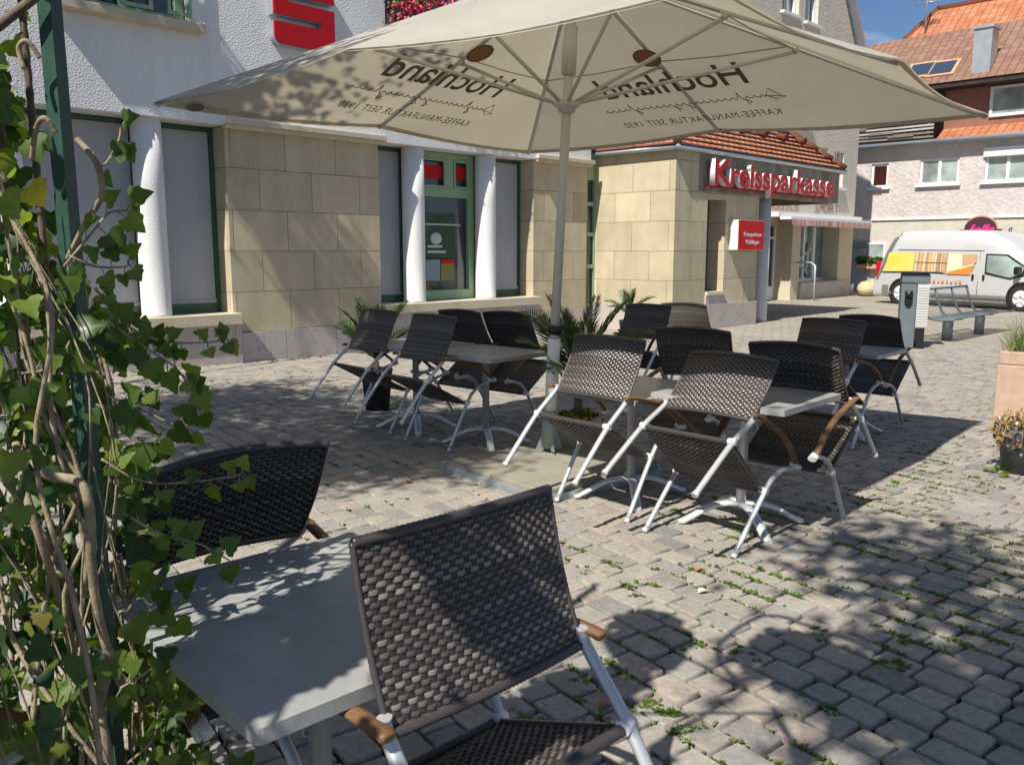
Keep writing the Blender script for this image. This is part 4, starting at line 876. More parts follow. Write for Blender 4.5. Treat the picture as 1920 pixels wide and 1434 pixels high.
# ================================================================ palms in pots and other pots
def palm(loc, hh, n, L, lab, pot, potm, seed, soil=True, group=None, lean=0.):
    rnd = random.Random(seed); t = empty('potted_palm', loc); tag(t, lab, 'potted palm', group)
    b = MB(); b.lathe(pot, n=28); b.build('pot', potm, t)
    rt = pot[-1][0] if pot else .1; zt = max(z for r, z in pot)-.03
    if soil:
        b = MB()
        for i in range(170): a, r_ = rnd.uniform(0, 6.28), rt*math.sqrt(rnd.random()); b.blob((r_*cos(a), r_*sin(a), zt+rnd.uniform(0, .05)), rnd.uniform(.008, .018), 6)
        b.build('flowers', 'orangeflower', t)
        b = MB()
        for i in range(200): a, r_ = rnd.uniform(0, 6.28), rt*1.15*math.sqrt(rnd.random()); leaf(b, Vector((r_*cos(a), r_*sin(a), zt+rnd.uniform(-.01, .05))), rv()+Vector((0, 0, .4)), rv(), .05, .022)
        b.build('groundcover', 'ivy', t)
    b = MB(); b.tube([(0, 0, zt-.02), (lean*.5, 0, zt+hh*.5), (lean, 0, zt+hh)], [.035, .03, .022], 8); b.build('trunk', 'treebark', t)
    b = MB()
    for i in range(n):
        a = 2.4*i+rnd.uniform(-.2, .2); el = R(rnd.uniform(35, 84)); LL = L*rnd.uniform(.75, 1.1); d = Vector((cos(a)*cos(el), sin(a)*cos(el), sin(el)))
        p = Vector((lean, 0, zt+hh)); pts = [p]; N_ = 16
        for k in range(N_): d = (d+Vector((0, 0, -.075*(k/N_+.3)))).normalized(); p = p+d*LL/N_; pts.append(p)
        b.tube(pts, [.006*(1-k/(N_+2)) for k in range(N_+1)], 4, caps=False)
        side = Vector((-sin(a), cos(a), 0))
        for k in range(2, N_*2):
            q = k/(N_*2); pp_ = pts[int(q*N_)].lerp(pts[min(N_, int(q*N_)+1)], q*N_-int(q*N_)); dd = (pts[min(N_, int(q*N_)+1)]-pts[int(q*N_)]).normalized(); ll = LL*.26*sin(pi*min(1, q*.85+.12))+.03
            for s in (-1, 1): leaf(b, pp_, dd*1.1+side*s+Vector((0, 0, rnd.uniform(.0, .35))), dd.cross(side*s), ll, .007, .4, 'blade')
    b.build('fronds', 'palm', t); return t
p1 = gp(1083, 856); p2 = gp(708, 768)
palm(p1, .28, 15, .68, 'palm in a beige round pot with orange flowers right behind the parasol pole', [(.10, 0), (.15, .22), (.165, .25), (.165, .29), (.15, .29), (.14, .26)], 'beigepot', 3, group='potted palms')
palm(p2, .10, 17, .62, 'palm in a tall square edged black pot behind the left chairs', [(.11, 0), (.145, .36), (.15, .37), (.15, .39), (.135, .39), (.13, .36)], 'blackmat', 5, False, group='potted palms')
palm(gp(1178, 640), .12, 8, .55, 'palm mostly hidden behind the far chairs in front of the porch wall', [(.12, 0), (.16, .33), (.165, .36), (.15, .36), (.14, .33)], 'blackmat', 8, False, group='potted palms')
fp = gp(1912, 884); t = empty('flower_pot', fp); tag(t, 'dark grey pot with withered flowers at the right edge', 'flower pot')
b = MB(); b.lathe([(.115, 0), (.15, .26), (.158, .28), (.158, .31), (.145, .31), (.14, .28)], n=26); b.build('pot', 'greypot', t)
b = MB()
for i in range(420):
    a, r_ = random.uniform(0, 6.28), .19*math.sqrt(random.random()); z = random.uniform(.24, .42)-(r_ > .15)*random.uniform(0, .15); leaf(b, Vector((r_*cos(a), r_*sin(a), z)), rv(), rv(), random.uniform(.02, .05), .013)
for i in range(26): a = random.uniform(0, 6.28); b.tube([(.1*cos(a), .1*sin(a), .3), (.17*cos(a), .17*sin(a), .36), (.2*cos(a), .2*sin(a), random.uniform(.15, .4))], .003, 4)
b.build('withered_flowers', 'dry', t)
b = MB()
for i in range(5): a = i*1.3+2.6; b.blob((.15*cos(a), .15*sin(a), .36), .015, 7)
b.build('blossom', 'plastic', t)

# stone planter with grass on the right
pc = gp(1861, 785); pu = Vector((sin(R(125)), cos(R(125)), 0)); t = empty('stone_planter', pc, math.atan2(pu.y, pu.x)); tag(t, 'orange sandstone planter box with long grasses at the right edge', 'planter')
b = MB()
b.box((0, 0, -.03), (2.4, 1.1, .50), 0); b.box((.01, .01, .503), (2.39, 1.09, .62), 0); b.build('box', 'planter', t, .01)
b = MB(); b.box((.1, .1, .615), (2.3, 1.0, .63)); b.build('soil', 'soil', t)
b = MB()
for i in range(1500):
    c = Vector((random.uniform(.03, 1.4), random.uniform(.02, 1.0), .62)); d = (Vector((random.gauss(-.25, .45), random.gauss(-.1, .4), 1))).normalized(); L = random.uniform(.16, .42); p = c; pts = [p]
    for k in range(5): d = (d+Vector((-.03, -.02, -.22*(k+1)/5))).normalized(); p = p+d*L/5; pts.append(p)
    s = perp(d)[0]*.0035; vs = []
    for k, q in enumerate(pts): w_ = 1-k/5.2; vs += [q-s*w_, q+s*w_]
    b.add(vs, [(2*k, 2*k+1, 2*k+3, 2*k+2) for k in range(5)], True)
b.build('grass_blades', 'grass', t)

# ================================================================ bench, litter bin, van
q1, q2 = gp(1775, 638), gp(1835, 626); ax = ((q2-q1)*Vector((1, 1, 0))).normalized(); bp = q1; t = empty('park_bench', bp, math.atan2(ax.y, ax.x)); tag(t, 'blue grey metal bench with a wire back on the far paving', 'bench')
D = (q2-q1).length
for x in (0, D): b = MB(); b.tube([(x, 0, -.02), (x, 0, .34)], .085, 14); b.build('leg', 'benchgrey', t)
prof = [(-.24, .40), (-.2, .375), (.0, .36), (.17, .39), (.25, .47), (.33, .66), (.38, .86)]
b = MB(); xa, xb = -.42, D+1.15
for q in range(19):
    y = -.24+.43*q/18; z = .40-.045*sin(pi*q/18); b.tube([(xa, y, z), (xb, y, z)], .009, 5)
for x in (xa, 0, D, xb): b.tube([(x, y, z) for y, z in prof[:4]], .02, 6)
b.build('seat', 'benchgrey', t)
b = MB(); n = 5; xc = D+.35
for i in range(4):
    x0 = xa+(xc-xa)*i/3; b.tube([(x0, y, z) for y, z in prof[3:]], .022, 6)
b.tube([(xa, .38, .86), (xc, .38, .86)], .022, 6)
for q in range(12): f_ = q/12; y, z = (.2+(.38-.2)*f_, .42+.44*f_); b.tube([(xa, y, z), (xc, y, z)], .004, 4)
b.build('backrest', 'benchgrey', t)
bn = gp(1707, 652); t = empty('litter_bin', bn, R(-20)); tag(t, 'tall grey litter bin with pale louvred side and flat roof plate', 'litter bin')
b = MB(); b.box((-.2, -.14, 0), (.03, .22, 1.02)); b.box((-.2, -.16, 1.02), (.2, .22, 1.17)); b.build('body', 'benchgrey', t, .02)
b = MB(); b.box((.034, -.14, .33), (.2, .22, 1.0));
for i in range(16): z = .35+i*.04; b.box((.04, -.152, z), (.2, -.14, z+.026))
b.build('louvre', 'slatwhite', t)
b = MB(); b.box((.06, -.13, 0), (.17, .2, .329)); b.build('plinth', 'black', t)
b = MB(); b.lathe([(.055, -.05), (.06, .05)], (-.09, -.17, .85), 16); b.blob((-.09, -.17, .75), (.06, .03, .09), 10); b.build('ashtray', 'black', t)
b = MB(); b.box((-.48, -.2, 1.175), (.36, .3, 1.19)); b.build('roof_plate', 'black', t)

VA = R(-62.2); t = empty('delivery_van', (11.16, 24.6, -.07), VA); tag(t, 'silver and white high roof delivery van with a yellow and orange side decal', 'van')
prof_top = [(-.95, .95), (-.86, 1.2), (-.70, 1.55), (-.52, 1.88), (-.36, 2.02), (-.15, 2.08), (.8, 2.09), (1.8, 2.06), (2.35, 2.0), (2.75, 1.84), (3.15, 1.55), (3.6, 1.24), (3.85, 1.06), (4.2, .98), (4.5, .86), (4.6, .66)]
XI = [(.0, .05), (.06, .0), (.2, -.0), (.42, .0), (.55, .015), (.7, .05), (.82, .09), (.92, .14), (.98, .22), (1., .42)]
def ztop(x):
    for (a, z0), (c, z1) in zip(prof_top, prof_top[1:]):
        if a <= x <= c: return z0+(z1-z0)*(x-a)/(c-a)
    return .7
def inset(fz):
    for (a, z0), (c, z1) in zip(XI, XI[1:]):
        if a <= fz <= c: return z0+(z1-z0)*(fz-a)/(c-a)
    return .5
def side(x, z, e=.006):
    e += .016
    zt = ztop(x); return (x, inset((z-.2)/(zt-.2))-e, z)
b = MB(); Wd = 1.85; st = sorted(set([p[0] for p in prof_top]+[-.93+.15*i for i in range(37)])); m = len(XI); vs = []
for x in st:
    zt = ztop(x); ring = [(x, i_, .2+(zt-.2)*f_) for f_, i_ in XI]; ring += [(x, Wd-p[1], p[2]) for p in ring[::-1]]; vs += ring
k = 2*m; fs = [(i*k+j, i*k+(j+1) % k, (i+1)*k+(j+1) % k, (i+1)*k+j) for i in range(len(st)-1) for j in range(k)]
b.add(vs, fs, True); b.f += [list(range(k))[::-1], [(len(st)-1)*k+j for j in range(k)]]; b.mi += [0, 0]; b.smooth += [False, False]
for i, f_ in enumerate(b.f):
    if len(f_) == 4 and all(b.v[q][2] > 1.5 for q in f_): b.mi[i] = 1
b.build('body', ['vansilver', 'vanwhite'], t)
def sidepoly(b, pts, e, m=0, n=6):
    # subdivided polygon following the curved side: quads between two polylines of equal length
    top, bot = pts
    rows = []
    for i in range(n+1): rows.append([side(a[0]+(c[0]-a[0])*i/n, a[1]+(c[1]-a[1])*i/n, e) for a, c in zip(top, bot)])
    w_ = len(top)
    b.add([p for r_ in rows for p in r_], [(i*w_+j, (i+1)*w_+j, (i+1)*w_+j+1, i*w_+j+1) for i in range(n) for j in range(w_-1)], False, m)
b = MB(); sidepoly(b, ([(-.50, 1.47), (.37, 1.47)], [(-.62, .93), (.37, .95)]), .008, 0); sidepoly(b, ([(.372, 1.47), (1.41, 1.45)], [(.372, .95), (1.41, .9)]), .008, 1); sidepoly(b, ([(1.412, 1.45), (2.24, 1.42)], [(1.412, .9), (2.1, .9)]), .008, 2)
sidepoly(b, ([(1.43, .94), (2.2, 1.15)], [(1.43, .89), (2.08, .89)]), .011, 3); sidepoly(b, ([(1.8, 1.43), (2.23, 1.42)], [(1.85, 1.1), (2.23, 1.2)]), .011, 4); sidepoly(b, ([(.4, 1.21), (1.4, 1.19)], [(.4, 1.19), (1.4, 1.17)]), .011, 5); b.build('decal', ['yellow', 'stripes', 'cream', 'orange', 'tan', 'darkwood'], t)
b = MB(); sidepoly(b, ([(2.50, 1.40), (3.0, 1.38), (3.22, 1.24), (3.47, 1.10)], [(2.53, .97), (2.85, .9), (3.15, .84), (3.45, .92)]), .010); b.build('window', 'curtain', t)
b = MB(); sidepoly(b, ([(2.46, 1.44), (3.02, 1.42), (3.26, 1.27), (3.54, 1.1)], [(2.49, .93), (2.85, .86), (3.17, .80), (3.5, .88)]), .006); b.build('window_seal', 'black', t)
b = MB(); b.box((-.97, .06, .2), (-.6, Wd-.06, .62)); b.box((-.66, -.012, .2), (-.42, .3, .55)); b.build('bumper', 'vangrey', t, .03)
b = MB(); b.box((3.35, -.2, .92), (3.48, -.02, 1.12)); b.build('mirror', 'black', t, .03)
for x in (2.16, 2.46): b = MB(); b.box((x-.03, -.03, .75), (x+.03, .0, .9)); b.build('handle', 'black', t, .01)
b = MB(); b.box((-.90, -.012, .80), (-.80, .12, 1.22)); b.build('tail_light', 'red', t, .02)
b = MB()
for (xa_, za), (xb_, zb_) in (((2.30, 1.5), (2.30, .3)), ((.42, .3), (.42, .93)), ((-.2, 1.55), (2.4, 1.52)), ((.42, .30), (2.3, .30))):
    p_, q_ = side(xa_, za, .004), side(xb_, zb_, .004); b.tube([p_, q_], .008, 4)
b.build('door_seam', 'vangrey', t)
b = MB(); sidepoly(b, ([(-.40, .36), (3.1, .36)], [(-.40, .22), (3.1, .22)]), .004, 0, 2); b.build('sill_trim', 'vangrey', t)
b = MB(); sidepoly(b, ([(-.42, 1.98), (-.34, 2.0), (-.22, 2.02)], [(-.88, .7), (-.84, .7), (-.80, .7)]), .006, 0, 10); b.build('rear_pillar', 'vangrey', t)
b = MB()
for i in range(9): b.box((.75+i*.13+(.02 if i % 2 else 0), -.032, .66), (.82+i*.13, -.026, .70+.015*(i % 3)))
b.build('faint_print', 'orange', t)
for x in (0., 3.5):
    b = MB(); b.tube([(x, -.012, .34), (x, .25, .34)], .40, 28); b.build('wheel_arch', 'black', t)
    b = MB(); b.tube([(x, -.03, .325), (x, .2, .325)], .32, 28); wh = b.build('wheel', 'tyre', t, .02)
    b = MB(); b.tube([(x, -.037, .325), (x, -.031, .325)], .205, 24)
    for q in range(5): a = q*2*pi/5+.3; b.tube([(x+.04*cos(a), -.045, .325+.04*sin(a)), (x+.19*cos(a), -.045, .325+.19*sin(a))], .028, 6)
    b.build('rim', 'plastic', wh)

# ================================================================ weeds, fallen leaves
b = MB(); rw_ = .128; a = R(144.); U = Vector((sin(a), cos(a), 0)); V = Vector((cos(a), -sin(a), 0))
def tuft(c, n, s):
    for k in range(n):
        d = Vector((random.gauss(0, 1), random.gauss(0, 1), random.uniform(.15, 1.0))); leaf(b, c+Vector((random.gauss(0, s*.35), random.gauss(0, s*.15), .0)), d, Vector((0, 0, 1)), s*random.uniform(.35, .8), s*.2, .2)
def density(c):
    d = math.hypot(c.x, c.y); v = .16
    v += 2.6*math.exp(-((c.x-1.75)**2/.5+(c.y-3.6)**2/1.1)); v += 2.2*math.exp(-((c.x-2.7)**2/.6+(c.y-5.0)**2/1.6)); v += .7*math.exp(-((c.x-.9)**2/.3+(c.y-3.0)**2/.5)); v += .6*math.exp(-((c.x-.35)**2/.12+(c.y-1.9)**2/.3))
    v += .45*math.exp(-((c.x+.55)**2/.3+(c.y-3.9)**2/.5)); v += .4*math.exp(-((c.x-1.3)**2/.8+(c.y-2.4)**2/.6))
    return v
for i in range(-60, 20):
    v = i*rw_+rw_/2
    u = -12.
    while u < 3:
        u += random.uniform(.012, .036); c = U*u+V*v+V*random.uniform(-.008, .008)
        if not (1.2 < c.y < 11 and abs(math.atan2(c.x, c.y)) < R(36)) or c.dot(KD) > 10.6: continue
        cl = sin(c.x*5.1+1.3*sin(c.y*3.3))*sin(c.y*4.7+1.1*sin(c.x*2.9)); 
        if random.random() < density(c)*max(0, .3+1.1*cl): c.z = ground_z(c.x, c.y)-.001; tuft(c, random.randint(9, 18), random.choice((.012, .016, .022, .032)))
for (px, py, s, n) in ((1190, 1100, .07, 34), (1275, 1088, .045, 20), (1115, 1065, .04, 16), (1160, 1062, .04, 14), (1250, 1340, .06, 40), (1290, 1370, .07, 40), (1210, 1325, .05, 30), (990, 1345, .05, 26), (1535, 1188, .05, 26), (1690, 1245, .06, 30), (1300, 1215, .05, 24), (1400, 1225, .05, 24), (1665, 905, .08, 30), (1880, 885, .1, 50), (1700, 1200, .05, 20), (1560, 1330, .05, 20), (1100, 1275, .05, 22)):
    [tuft(gp(px+random.gauss(0, 16), py+random.gauss(0, 7)), n//3, s*.55) for _ in range(5)]
for i in range(150):
    s_ = random.uniform(2.2, 12.8); c = W(s_, 10.57-abs(random.gauss(0, .06))); c.z = ground_z(c.x, c.y)
    if sin(s_*3.1)+sin(s_*7.7) > -.3: tuft(c, 9, random.uniform(.03, .06))
tag(b.build('weeds', 'weed'), 'small bright weeds and moss growing in the joints of the paving', 'weeds', kind='stuff')
for (px, py, lab, mt) in ((1120, 1328, 'small dry brown fallen leaf lying near the legs of the nearest chair', 'deadleaf'), (1755, 1128, 'dry brown fallen leaf in the dappled shade at the right', 'deadleaf'), (760, 905, 'small brown fallen leaf on sunlit pavers left of the slabs', 'deadleaf'), (1308, 1112, 'curled orange fallen leaf on the sunlit pavers', 'cream'), (1303, 1071, 'small reddish brown fallen leaf near the chair foot', 'deadleaf')):
    c = gp(px, py, .004); b = MB(); leaf(b, Vector((0, 0, 0)), Vector((1, .3, .25)), Vector((0, 0, 1)), .055, .018, .8); o = b.build('fallen_leaf', mt); o.location = c; tag(o, lab, 'leaf', 'fallen leaves on the paving')

# ================================================================ ivy and its trellis
YP = 1.66
def ip(px, py, y=YP): return hit(px, py, (0, y, 0), (0, 1, 0))
pt, pb = ip(92, 0), ip(216, 1434); dv = (pt-pb).normalized(); g0 = pb-dv*(pb.z/dv.z); top = g0+dv*(2.75/dv.z)
tr = empty('trellis', g0); tag(tr, 'green painted steel trellis post with rods, overgrown with ivy at the left', 'trellis')
def TB_(): return MB(Matrix.Translation(-g0))
b = TB_(); rr = .0205; u0 = Vector((cos(R(31)), sin(R(31)), 0)); b.tube([g0, top], rr, 4, up=u0, sm=False); b.build('post', 'postgreen', tr)
l0 = g0+Vector((-.62, -.55, 0))
b = TB_(); b.tube([l0, l0+dv*2.75], rr, 4, up=u0, sm=False); b.build('post', 'postgreen', tr)
b = TB_(); b.tube([ip(-30, 72, 1.62), ip(75, -12, 1.62)], .0085, 6); b.build('rod', 'rebar', tr)
for (xa_, xb_, yy) in ((40, 90, 1.78), (-20, 40, 1.7)):
    A_, B_ = ip(xa_, 0, yy), ip(xa_+130, 1434, yy); d = (B_-A_).normalized(); A_ -= d*.5; pts = []; rs = []
    for k in range(121): pts.append(A_+d*(2.2*k/120)); rs.append(.0078 if k % 2 else .0062)
    b = TB_(); b.tube(pts, rs, 6); b.build('rod', 'rebar', tr)
iv = empty('ivy_plant', g0+Vector((-.2, .1, 0))); tag(iv, 'dense dark green climbing ivy with twisted stems around the green post', 'ivy'); io = Vector(iv.location)
def IB(): return MB(Matrix.Translation(-io))
XR = [(0., -.60), (.3, -.62), (.6, -.71), (.85, -.74), (1.08, -.72), (1.25, -.74), (1.42, -.86), (1.65, -.92), (2.0, -.98), (2.7, -1.0)]
def xr(z):
    for (a, x0), (c, x1) in zip(XR, XR[1:]):
        if a <= z <= c: return x0+(x1-x0)*(z-a)/(c-a)
    return -1.
b = IB(); rnd = random.Random(11)
for i in range(6200):
    z = rnd.uniform(.0, 2.35); y = rnd.uniform(1.30, 2.05); x = xr(z)*y/1.68-abs(rnd.gauss(0, .32))+rnd.gauss(0, .03)
    if z > 1.9 and rnd.random() < .45: continue
    cl = sin(x*13+z*7)*sin(z*11+y*9)
    if cl < -.2 and rnd.random() < .75: continue
    if x > -1.05 and y < 1.6 and rnd.random() < .8: continue
    xp = (g0+dv*(z/dv.z)).x*y/YP
    if y < 1.74 and abs(x-xp) < .075 and rnd.random() < .93: continue
    s = rnd.choice((.020, .028, .034, .042, .050)); n = Vector((rnd.gauss(.1, .5), rnd.gauss(-.75, .45), rnd.gauss(.55, .4))); d = Vector((rnd.gauss(0, .7), rnd.gauss(-.2, .4), rnd.gauss(-.6, .5)))
    if d.normalized().cross(n.normalized()).length < .3: continue
    leaf(b, Vector((x, y, z)), d, n, s, s*.62, .18, 'ivy')
fo_ = b.build('foliage', 'ivy', iv)
def curve(pts, n=6):
    out = []; P_ = [Vector(p) for p in pts]
    for i in range(len(P_)-1):
        p0, p1, p2, p3 = P_[max(0, i-1)], P_[i], P_[i+1], P_[min(len(P_)-1, i+2)]
        for k in range(n): q = k/n; out.append(.5*((2*p1)+(p2-p0)*q+(2*p0-5*p1+4*p2-p3)*q*q+(3*p1-p0-3*p2+p3)*q**3))
    return out+[P_[-1]]
b = IB()
b.tube(curve([ip(55, 850, 1.55), ip(90, 890, 1.5), ip(150, 905, 1.5), ip(168, 960, 1.5), ip(172, 1060, 1.52), ip(190, 1180, 1.55), ip(235, 1300, 1.6)]), [.0095, .0088]*18+[.009], 9)
b.tube(curve([ip(30, 830, 1.6), ip(50, 930, 1.55), ip(75, 1010, 1.55), ip(110, 1120, 1.6), ip(150, 1300, 1.65), ip(190, 1500, 1.7)]), .0075, 8)
b.tube(curve([ip(190, 1600, 1.62), ip(200, 1430, 1.55), ip(185, 1330, 1.55), ip(205, 1240, 1.6)]), [.012, .014]*9+[.012], 9)
for i in range(70):
    x = rnd.uniform(-1.35, -.72); y = rnd.uniform(1.4, 1.9); z = 0; pts = []; r0 = rnd.choice((.0018, .0024, .003, .0045, .0065))
    for k in range(9): pts.append(Vector((min(x, xr(z)*y/1.68-.08), y, z))); x += rnd.gauss(-.015, .05); y += rnd.gauss(0, .03); z += rnd.uniform(.16, .26)
    b.tube(curve(pts, 4), [r0*(1-.6*k/36) for k in range(33)], 6)
b.tube(curve([ip(60, 300, 1.6), ip(68, 240, 1.58), ip(85, 222, 1.57), ip(105, 250, 1.58)]), .005, 6); b.tube(curve([ip(145, 262, 1.55), ip(178, 300, 1.53), ip(192, 350, 1.53), ip(185, 380, 1.54), ip(155, 430, 1.56), ip(120, 500, 1.6)]), [.0055]*25+[.005]*6, 7)
b.tube(curve([ip(45, 130, 1.6), ip(35, 90, 1.6), ip(52, 78, 1.6), ip(75, 110, 1.61)]), .0045, 6)
b.build('stems', 'bark', iv)
b = IB()                                     # unseen leaves added overhead so that the near table falls in shade
for i in range(6400):
    x = rnd.uniform(-1.5, -.5); y = rnd.uniform(.3, 1.35)+.1*x; z = rnd.uniform(1.88, 2.3)
    if sin(x*17)*sin(y*15) < -.35 or (x*.84-y*.54 < -1.41) or (x*.84-y*.54 > -1.10 and rnd.random() < .985): continue
    leaf(b, Vector((x, y, z)), Vector((rnd.gauss(0, .7), rnd.gauss(0, .5), rnd.gauss(-.3, .5))), Vector((rnd.gauss(0, .5), rnd.gauss(-.3, .5), .8)), .055, .036, .18, 'ivy')
SUN = Vector((sin(R(212.8))*cos(R(50.5)), cos(R(212.8))*cos(R(50.5)), sin(R(50.5))))
def shade_clump(c, ux, rx, ry, n, pw):  # unseen leaves added along the sun's path to throw a rounded shadow
    u = Vector((sin(ux), cos(ux), 0)); v = Vector((cos(ux), -sin(ux), 0))
    for i in range(n):
        while True:
            a_, b_ = rnd.uniform(-1, 1), rnd.uniform(-1, 1)
            if abs(a_)**pw+abs(b_)**pw < 1: break
        p = c+u*a_*rx+v*b_*ry; z = rnd.uniform(2.2, 2.36); q = p+SUN*((z-p.z)/SUN.z)
        leaf(b, q, Vector((rnd.gauss(0, 1), rnd.gauss(0, 1), rnd.gauss(0, .3))), Vector((rnd.gauss(0, .3), rnd.gauss(0, .3), 1)), .045, .03, .15, 'ivy')
shade_clump(gp(1215, 1195), R(10), .24, .15, 420, 2.); shade_clump(Vector((.03, 1.60, .72)), R(40), .10, .16, 200, 2.); shade_clump(gp(1575, 1270), R(140), .36, .22, 900, 4.)
b.build('foliage', 'ivy', iv)  # all of this mesh is added above the view for its shade
b = TB_(); q0 = gp(1400, 1290); q1_ = gp(1345, 1225); q2_ = gp(1400, 1168); q3_ = gp(1480, 1160); q4_ = gp(1740, 1262)
b.tube(curve([q+SUN*((2.28-q.z)/SUN.z) for q in (q0, q1_, q2_, q3_, q4_)]), .012, 6); b.tube([gp(1215, 1195)+SUN*((2.28)/SUN.z), gp(1400, 1290)+SUN*((2.28)/SUN.z), (-1.0, .5, 2.1)], .01, 6); b.build('rod', 'rebar', tr)  # unseen rods added overhead, the bent one to cast a shadow outline
b = TB_()
for y in (.35, .75, 1.15): b.tube([(-1.5, y, 2.02), (-.05, y, 2.02)], .008, 6)
b.tube([(-.05, .3, 2.0), (-.05, 1.2, 2.0)], .012, 6); b.tube([top-dv*.6, (-1.0, 1.2, 2.02), (-1.0, .3, 2.02), l0+dv*2.1], .012, 6); b.build('rod', 'rebar', tr)  # unseen rods added to carry the shading leaves
SP = [([(178, 540), (235, 608), (310, 640), (400, 641), (424, 630)], 15, .026), ([(200, 740), (270, 770), (345, 800), (372, 760)], 9, .042), ([(200, 600), (270, 650), (330, 690), (360, 735)], 12, .040), ([(190, 860), (260, 900), (340, 905), (440, 892), (455, 884)], 11, .030),
      ([(230, 960), (300, 1000), (375, 1020), (430, 1050)], 9, .036), ([(185, 310), (200, 305), (222, 265), (226, 240)], 4, .036), ([(120, 500), (170, 440), (205, 400), (240, 395)], 6, .045), ([(130, 480), (180, 500), (235, 500), (240, 490)], 7, .032), ([(235, 1150), (265, 1120), (300, 1155), (345, 1130)], 6, .048), ([(225, 1290), (260, 1270), (300, 1250), (330, 1300)], 8, .040), ([(60, 1360), (110, 1330), (150, 1270), (200, 1200)], 7, .055), ([(40, 700), (90, 690), (130, 640), (110, 600)], 8, .05), ([(240, 1430), (290, 1380), (300, 1320), (345, 1290)], 9, .035)]
b = IB(); lb = IB()
for pts, n, s in SP:
    y0 = rnd.uniform(1.50, 1.6); c = curve([ip(px, py, y0+.02*k) for k, (px, py) in enumerate(pts)]); b.tube(c, [.0028*(1-.5*k/len(c)) for k in range(len(c))], 5)
    for k in range(n):
        q = c[min(len(c)-1, int((k+.6)/n*len(c)))]; sd_ = 1 if k % 2 else -1
        n_ = Vector((rnd.gauss(.2, .5), -1, rnd.gauss(.3, .4))); d = Vector((rnd.gauss(.25, .3), rnd.gauss(0, .2), sd_*rnd.uniform(.5, 1))); st_ = q+d.normalized()*s*.5; b.tube([q, st_], .0012, 4); leaf(lb, st_, d+Vector((.3, 0, -.3)), n_, s*rnd.uniform(.7, 1.2), s*.6, .22, 'ivy')
b.build('twigs', 'bark', iv); lb.build('shoot_leaves', leafmat('ivy_shoot', [(0, (.05, .10, .02)), (.5, (.10, .17, .03)), (1, (.17, .24, .05))], .5, .35), iv)

# ================================================================ trees outside the frame whose shade falls into the picture
def tree(name, lab, base, th, lobes, nl, seed, ls=.09):
    rnd = random.Random(seed); t = empty(name, base); tag(t, lab, 'tree', 'trees shading the terrace'); b = MB(Matrix.Translation(-Vector(base)))
    base = Vector(base); fork = base+Vector((0, 0, th)); b.tube([base, base+Vector((.05, .03, th*.5)), fork], [.17, .14, .11], 10)
    for c, r, q in lobes:
        c = Vector(c); b.tube(curve([fork, fork.lerp(c, .5)+Vector((0, 0, .3)), c], 5), [.04*(1-.07*k) for k in range(11)], 7)
        for k in range(9): e = c+Vector((rnd.gauss(0, .5)*r[0], rnd.gauss(0, .5)*r[1], rnd.gauss(0, .45)*r[2])); b.tube([c.lerp(fork, .15), c.lerp(e, .5)+Vector((0, 0, .1)), e], [.03, .015, .005], 5)
    b.build('trunk', 'treebark', t); b = MB(Matrix.Translation(-base))
    tot = sum(q for *_, q in lobes)
    for c, r, q in lobes:
        c = Vector(c); nc = int(26*q) or 1; cl = [c+Vector((rnd.gauss(0, .5)*r[0], rnd.gauss(0, .5)*r[1], rnd.gauss(0, .45)*r[2])) for _ in range(nc)]
        for i in range(int(nl*q/tot)): k = rnd.choice(cl); leaf(b, k+Vector((rnd.gauss(0, .2), rnd.gauss(0, .2), rnd.gauss(0, .15))), Vector((rnd.gauss(0, 1), rnd.gauss(0, 1), rnd.gauss(-.2, .7))), Vector((rnd.gauss(0, .6), rnd.gauss(0, .6), 1)), ls, ls*.32, .2)
    b.build('crown', 'treeleaf', t)
tree('shade_tree', 'broad leafed tree at the left of the terrace in front of the bank', (-7.2, 4.6, 0), 4.2, [((-5.7, 8.3, 7.5), (.8, .5, .4), .5), ((-5.4, 3.4, 6.2), (1.3, 1.8, .7), 3.0), ((-4.3, 2.2, 6.2), (1.1, 1.1, .6), 1.8), ((-3.5, 2.9, 6.4), (.9, .9, .4), .6), ((-3.7, 1.5, 6.3), (.8, .6, .4), 1.3)], 20000, 21)
tree('shade_tree', 'tree behind the camera spreading over the foreground paving', (-2.6, -2.6, 0), 3.6, [((-.45, -.15, 5.8), (.6, .5, .3), .5), ((-1.1, -1.5, 5.8), (.45, .4, .3), .9), ((-.15, -.9, 5.8), (.8, .5, .3), .9)], 2300, 33, .12)

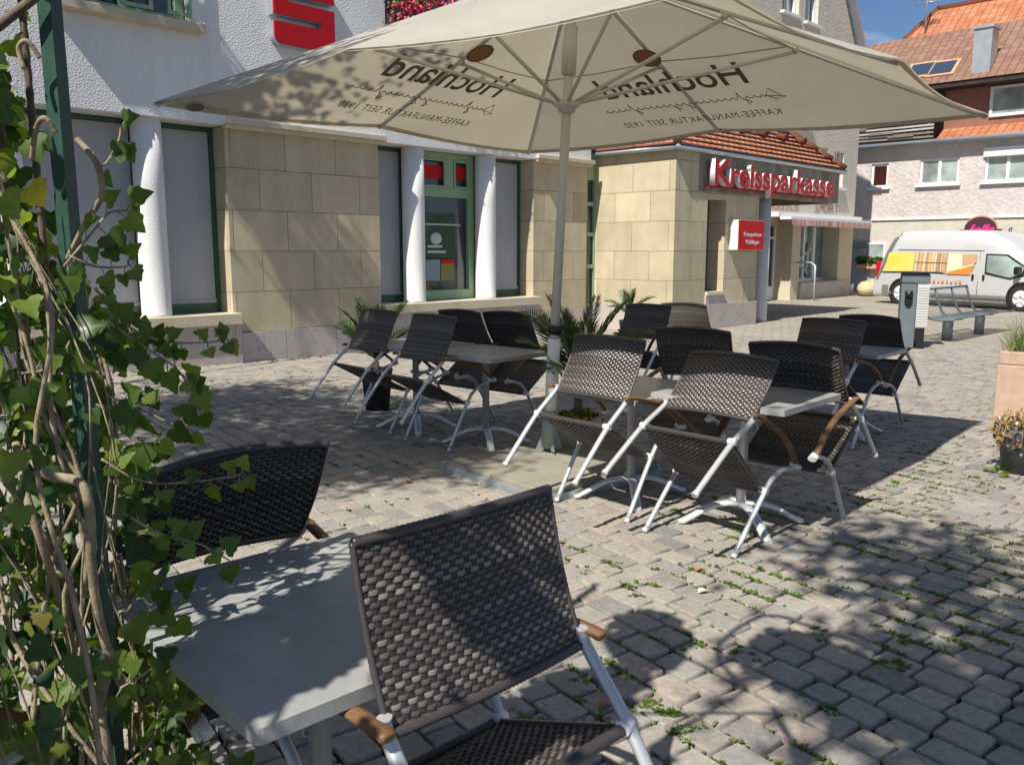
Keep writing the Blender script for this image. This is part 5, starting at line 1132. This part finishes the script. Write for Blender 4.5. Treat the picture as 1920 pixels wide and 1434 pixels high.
# ================================================================ camera, light
cd = bpy.data.cameras.new('camera'); cam = bpy.data.objects.new('camera', cd); C.objects.link(cam)
cam.location = (0, 0, Z0); cam.rotation_euler = (pi/2-PITCH, 0, 0); cd.sensor_width = 36; cd.lens = FPX/1920*36; cd.clip_start = .05; cd.clip_end = 1500
bpy.context.scene.camera = cam
EL, SAZ = R(50.5), R(212.8)
sl = bpy.data.lights.new('sun', 'SUN'); sl.energy = 5.0; sl.angle = R(.53); sl.color = (1., .94, .84); so_ = bpy.data.objects.new('sun', sl); C.objects.link(so_)
sd = Vector((sin(SAZ)*cos(EL), cos(SAZ)*cos(EL), sin(EL))); so_.rotation_euler = sd.to_track_quat('Z', 'Y').to_euler(); so_.location = (0, 0, 30)
w = bpy.data.worlds.new('World'); bpy.context.scene.world = w; w.use_nodes = True; nt = w.node_tree; bg = nt.nodes['Background']
sky = nt.nodes.new('ShaderNodeTexSky'); sky.sky_type = 'NISHITA'; sky.sun_disc = False; sky.sun_elevation = EL; sky.sun_rotation = SAZ; sky.air_density = 1.; sky.dust_density = .25; sky.ozone_density = 3.
tint = nt.nodes.new('ShaderNodeMix'); tint.data_type = 'RGBA'; tint.blend_type = 'MULTIPLY'; tint.inputs[0].default_value = 1; tint.inputs[7].default_value = (.88, 1.02, 1.22, 1)
nt.links.new(sky.outputs[0], tint.inputs[6]); 
tc = nt.nodes.new('ShaderNodeTexCoord'); mpn = nt.nodes.new('ShaderNodeMapping'); mpn.inputs['Scale'].default_value = (2.2, 2.2, 7); nt.links.new(tc.outputs['Generated'], mpn.inputs[0])
ns = nt.nodes.new('ShaderNodeTexNoise'); ns.inputs['Scale'].default_value = 2.3; ns.inputs['Detail'].default_value = 9; ns.inputs['Roughness'].default_value = .62; ns.inputs['Distortion'].default_value = .8; nt.links.new(mpn.outputs[0], ns.inputs['Vector'])
rm = nt.nodes.new('ShaderNodeMapRange'); rm.inputs[1].default_value = .46; rm.inputs[2].default_value = .8; rm.inputs[4].default_value = .75; nt.links.new(ns.outputs['Fac'], rm.inputs[0])
cl_ = nt.nodes.new('ShaderNodeMix'); cl_.data_type = 'RGBA'; cl_.inputs[7].default_value = (11., 11.5, 12., 1); nt.links.new(rm.outputs[0], cl_.inputs[0]); nt.links.new(tint.outputs[2], cl_.inputs[6]); nt.links.new(cl_.outputs[2], bg.inputs[0]); bg.inputs[1].default_value = .055
vs = bpy.context.scene.view_settings; vs.view_transform = 'Standard'; vs.look = 'None'; vs.exposure = .40; vs.gamma = 1
cy = bpy.context.scene.cycles; cy.max_bounces = 8; cy.diffuse_bounces = 4; cy.transmission_bounces = 4; cy.use_denoising = True
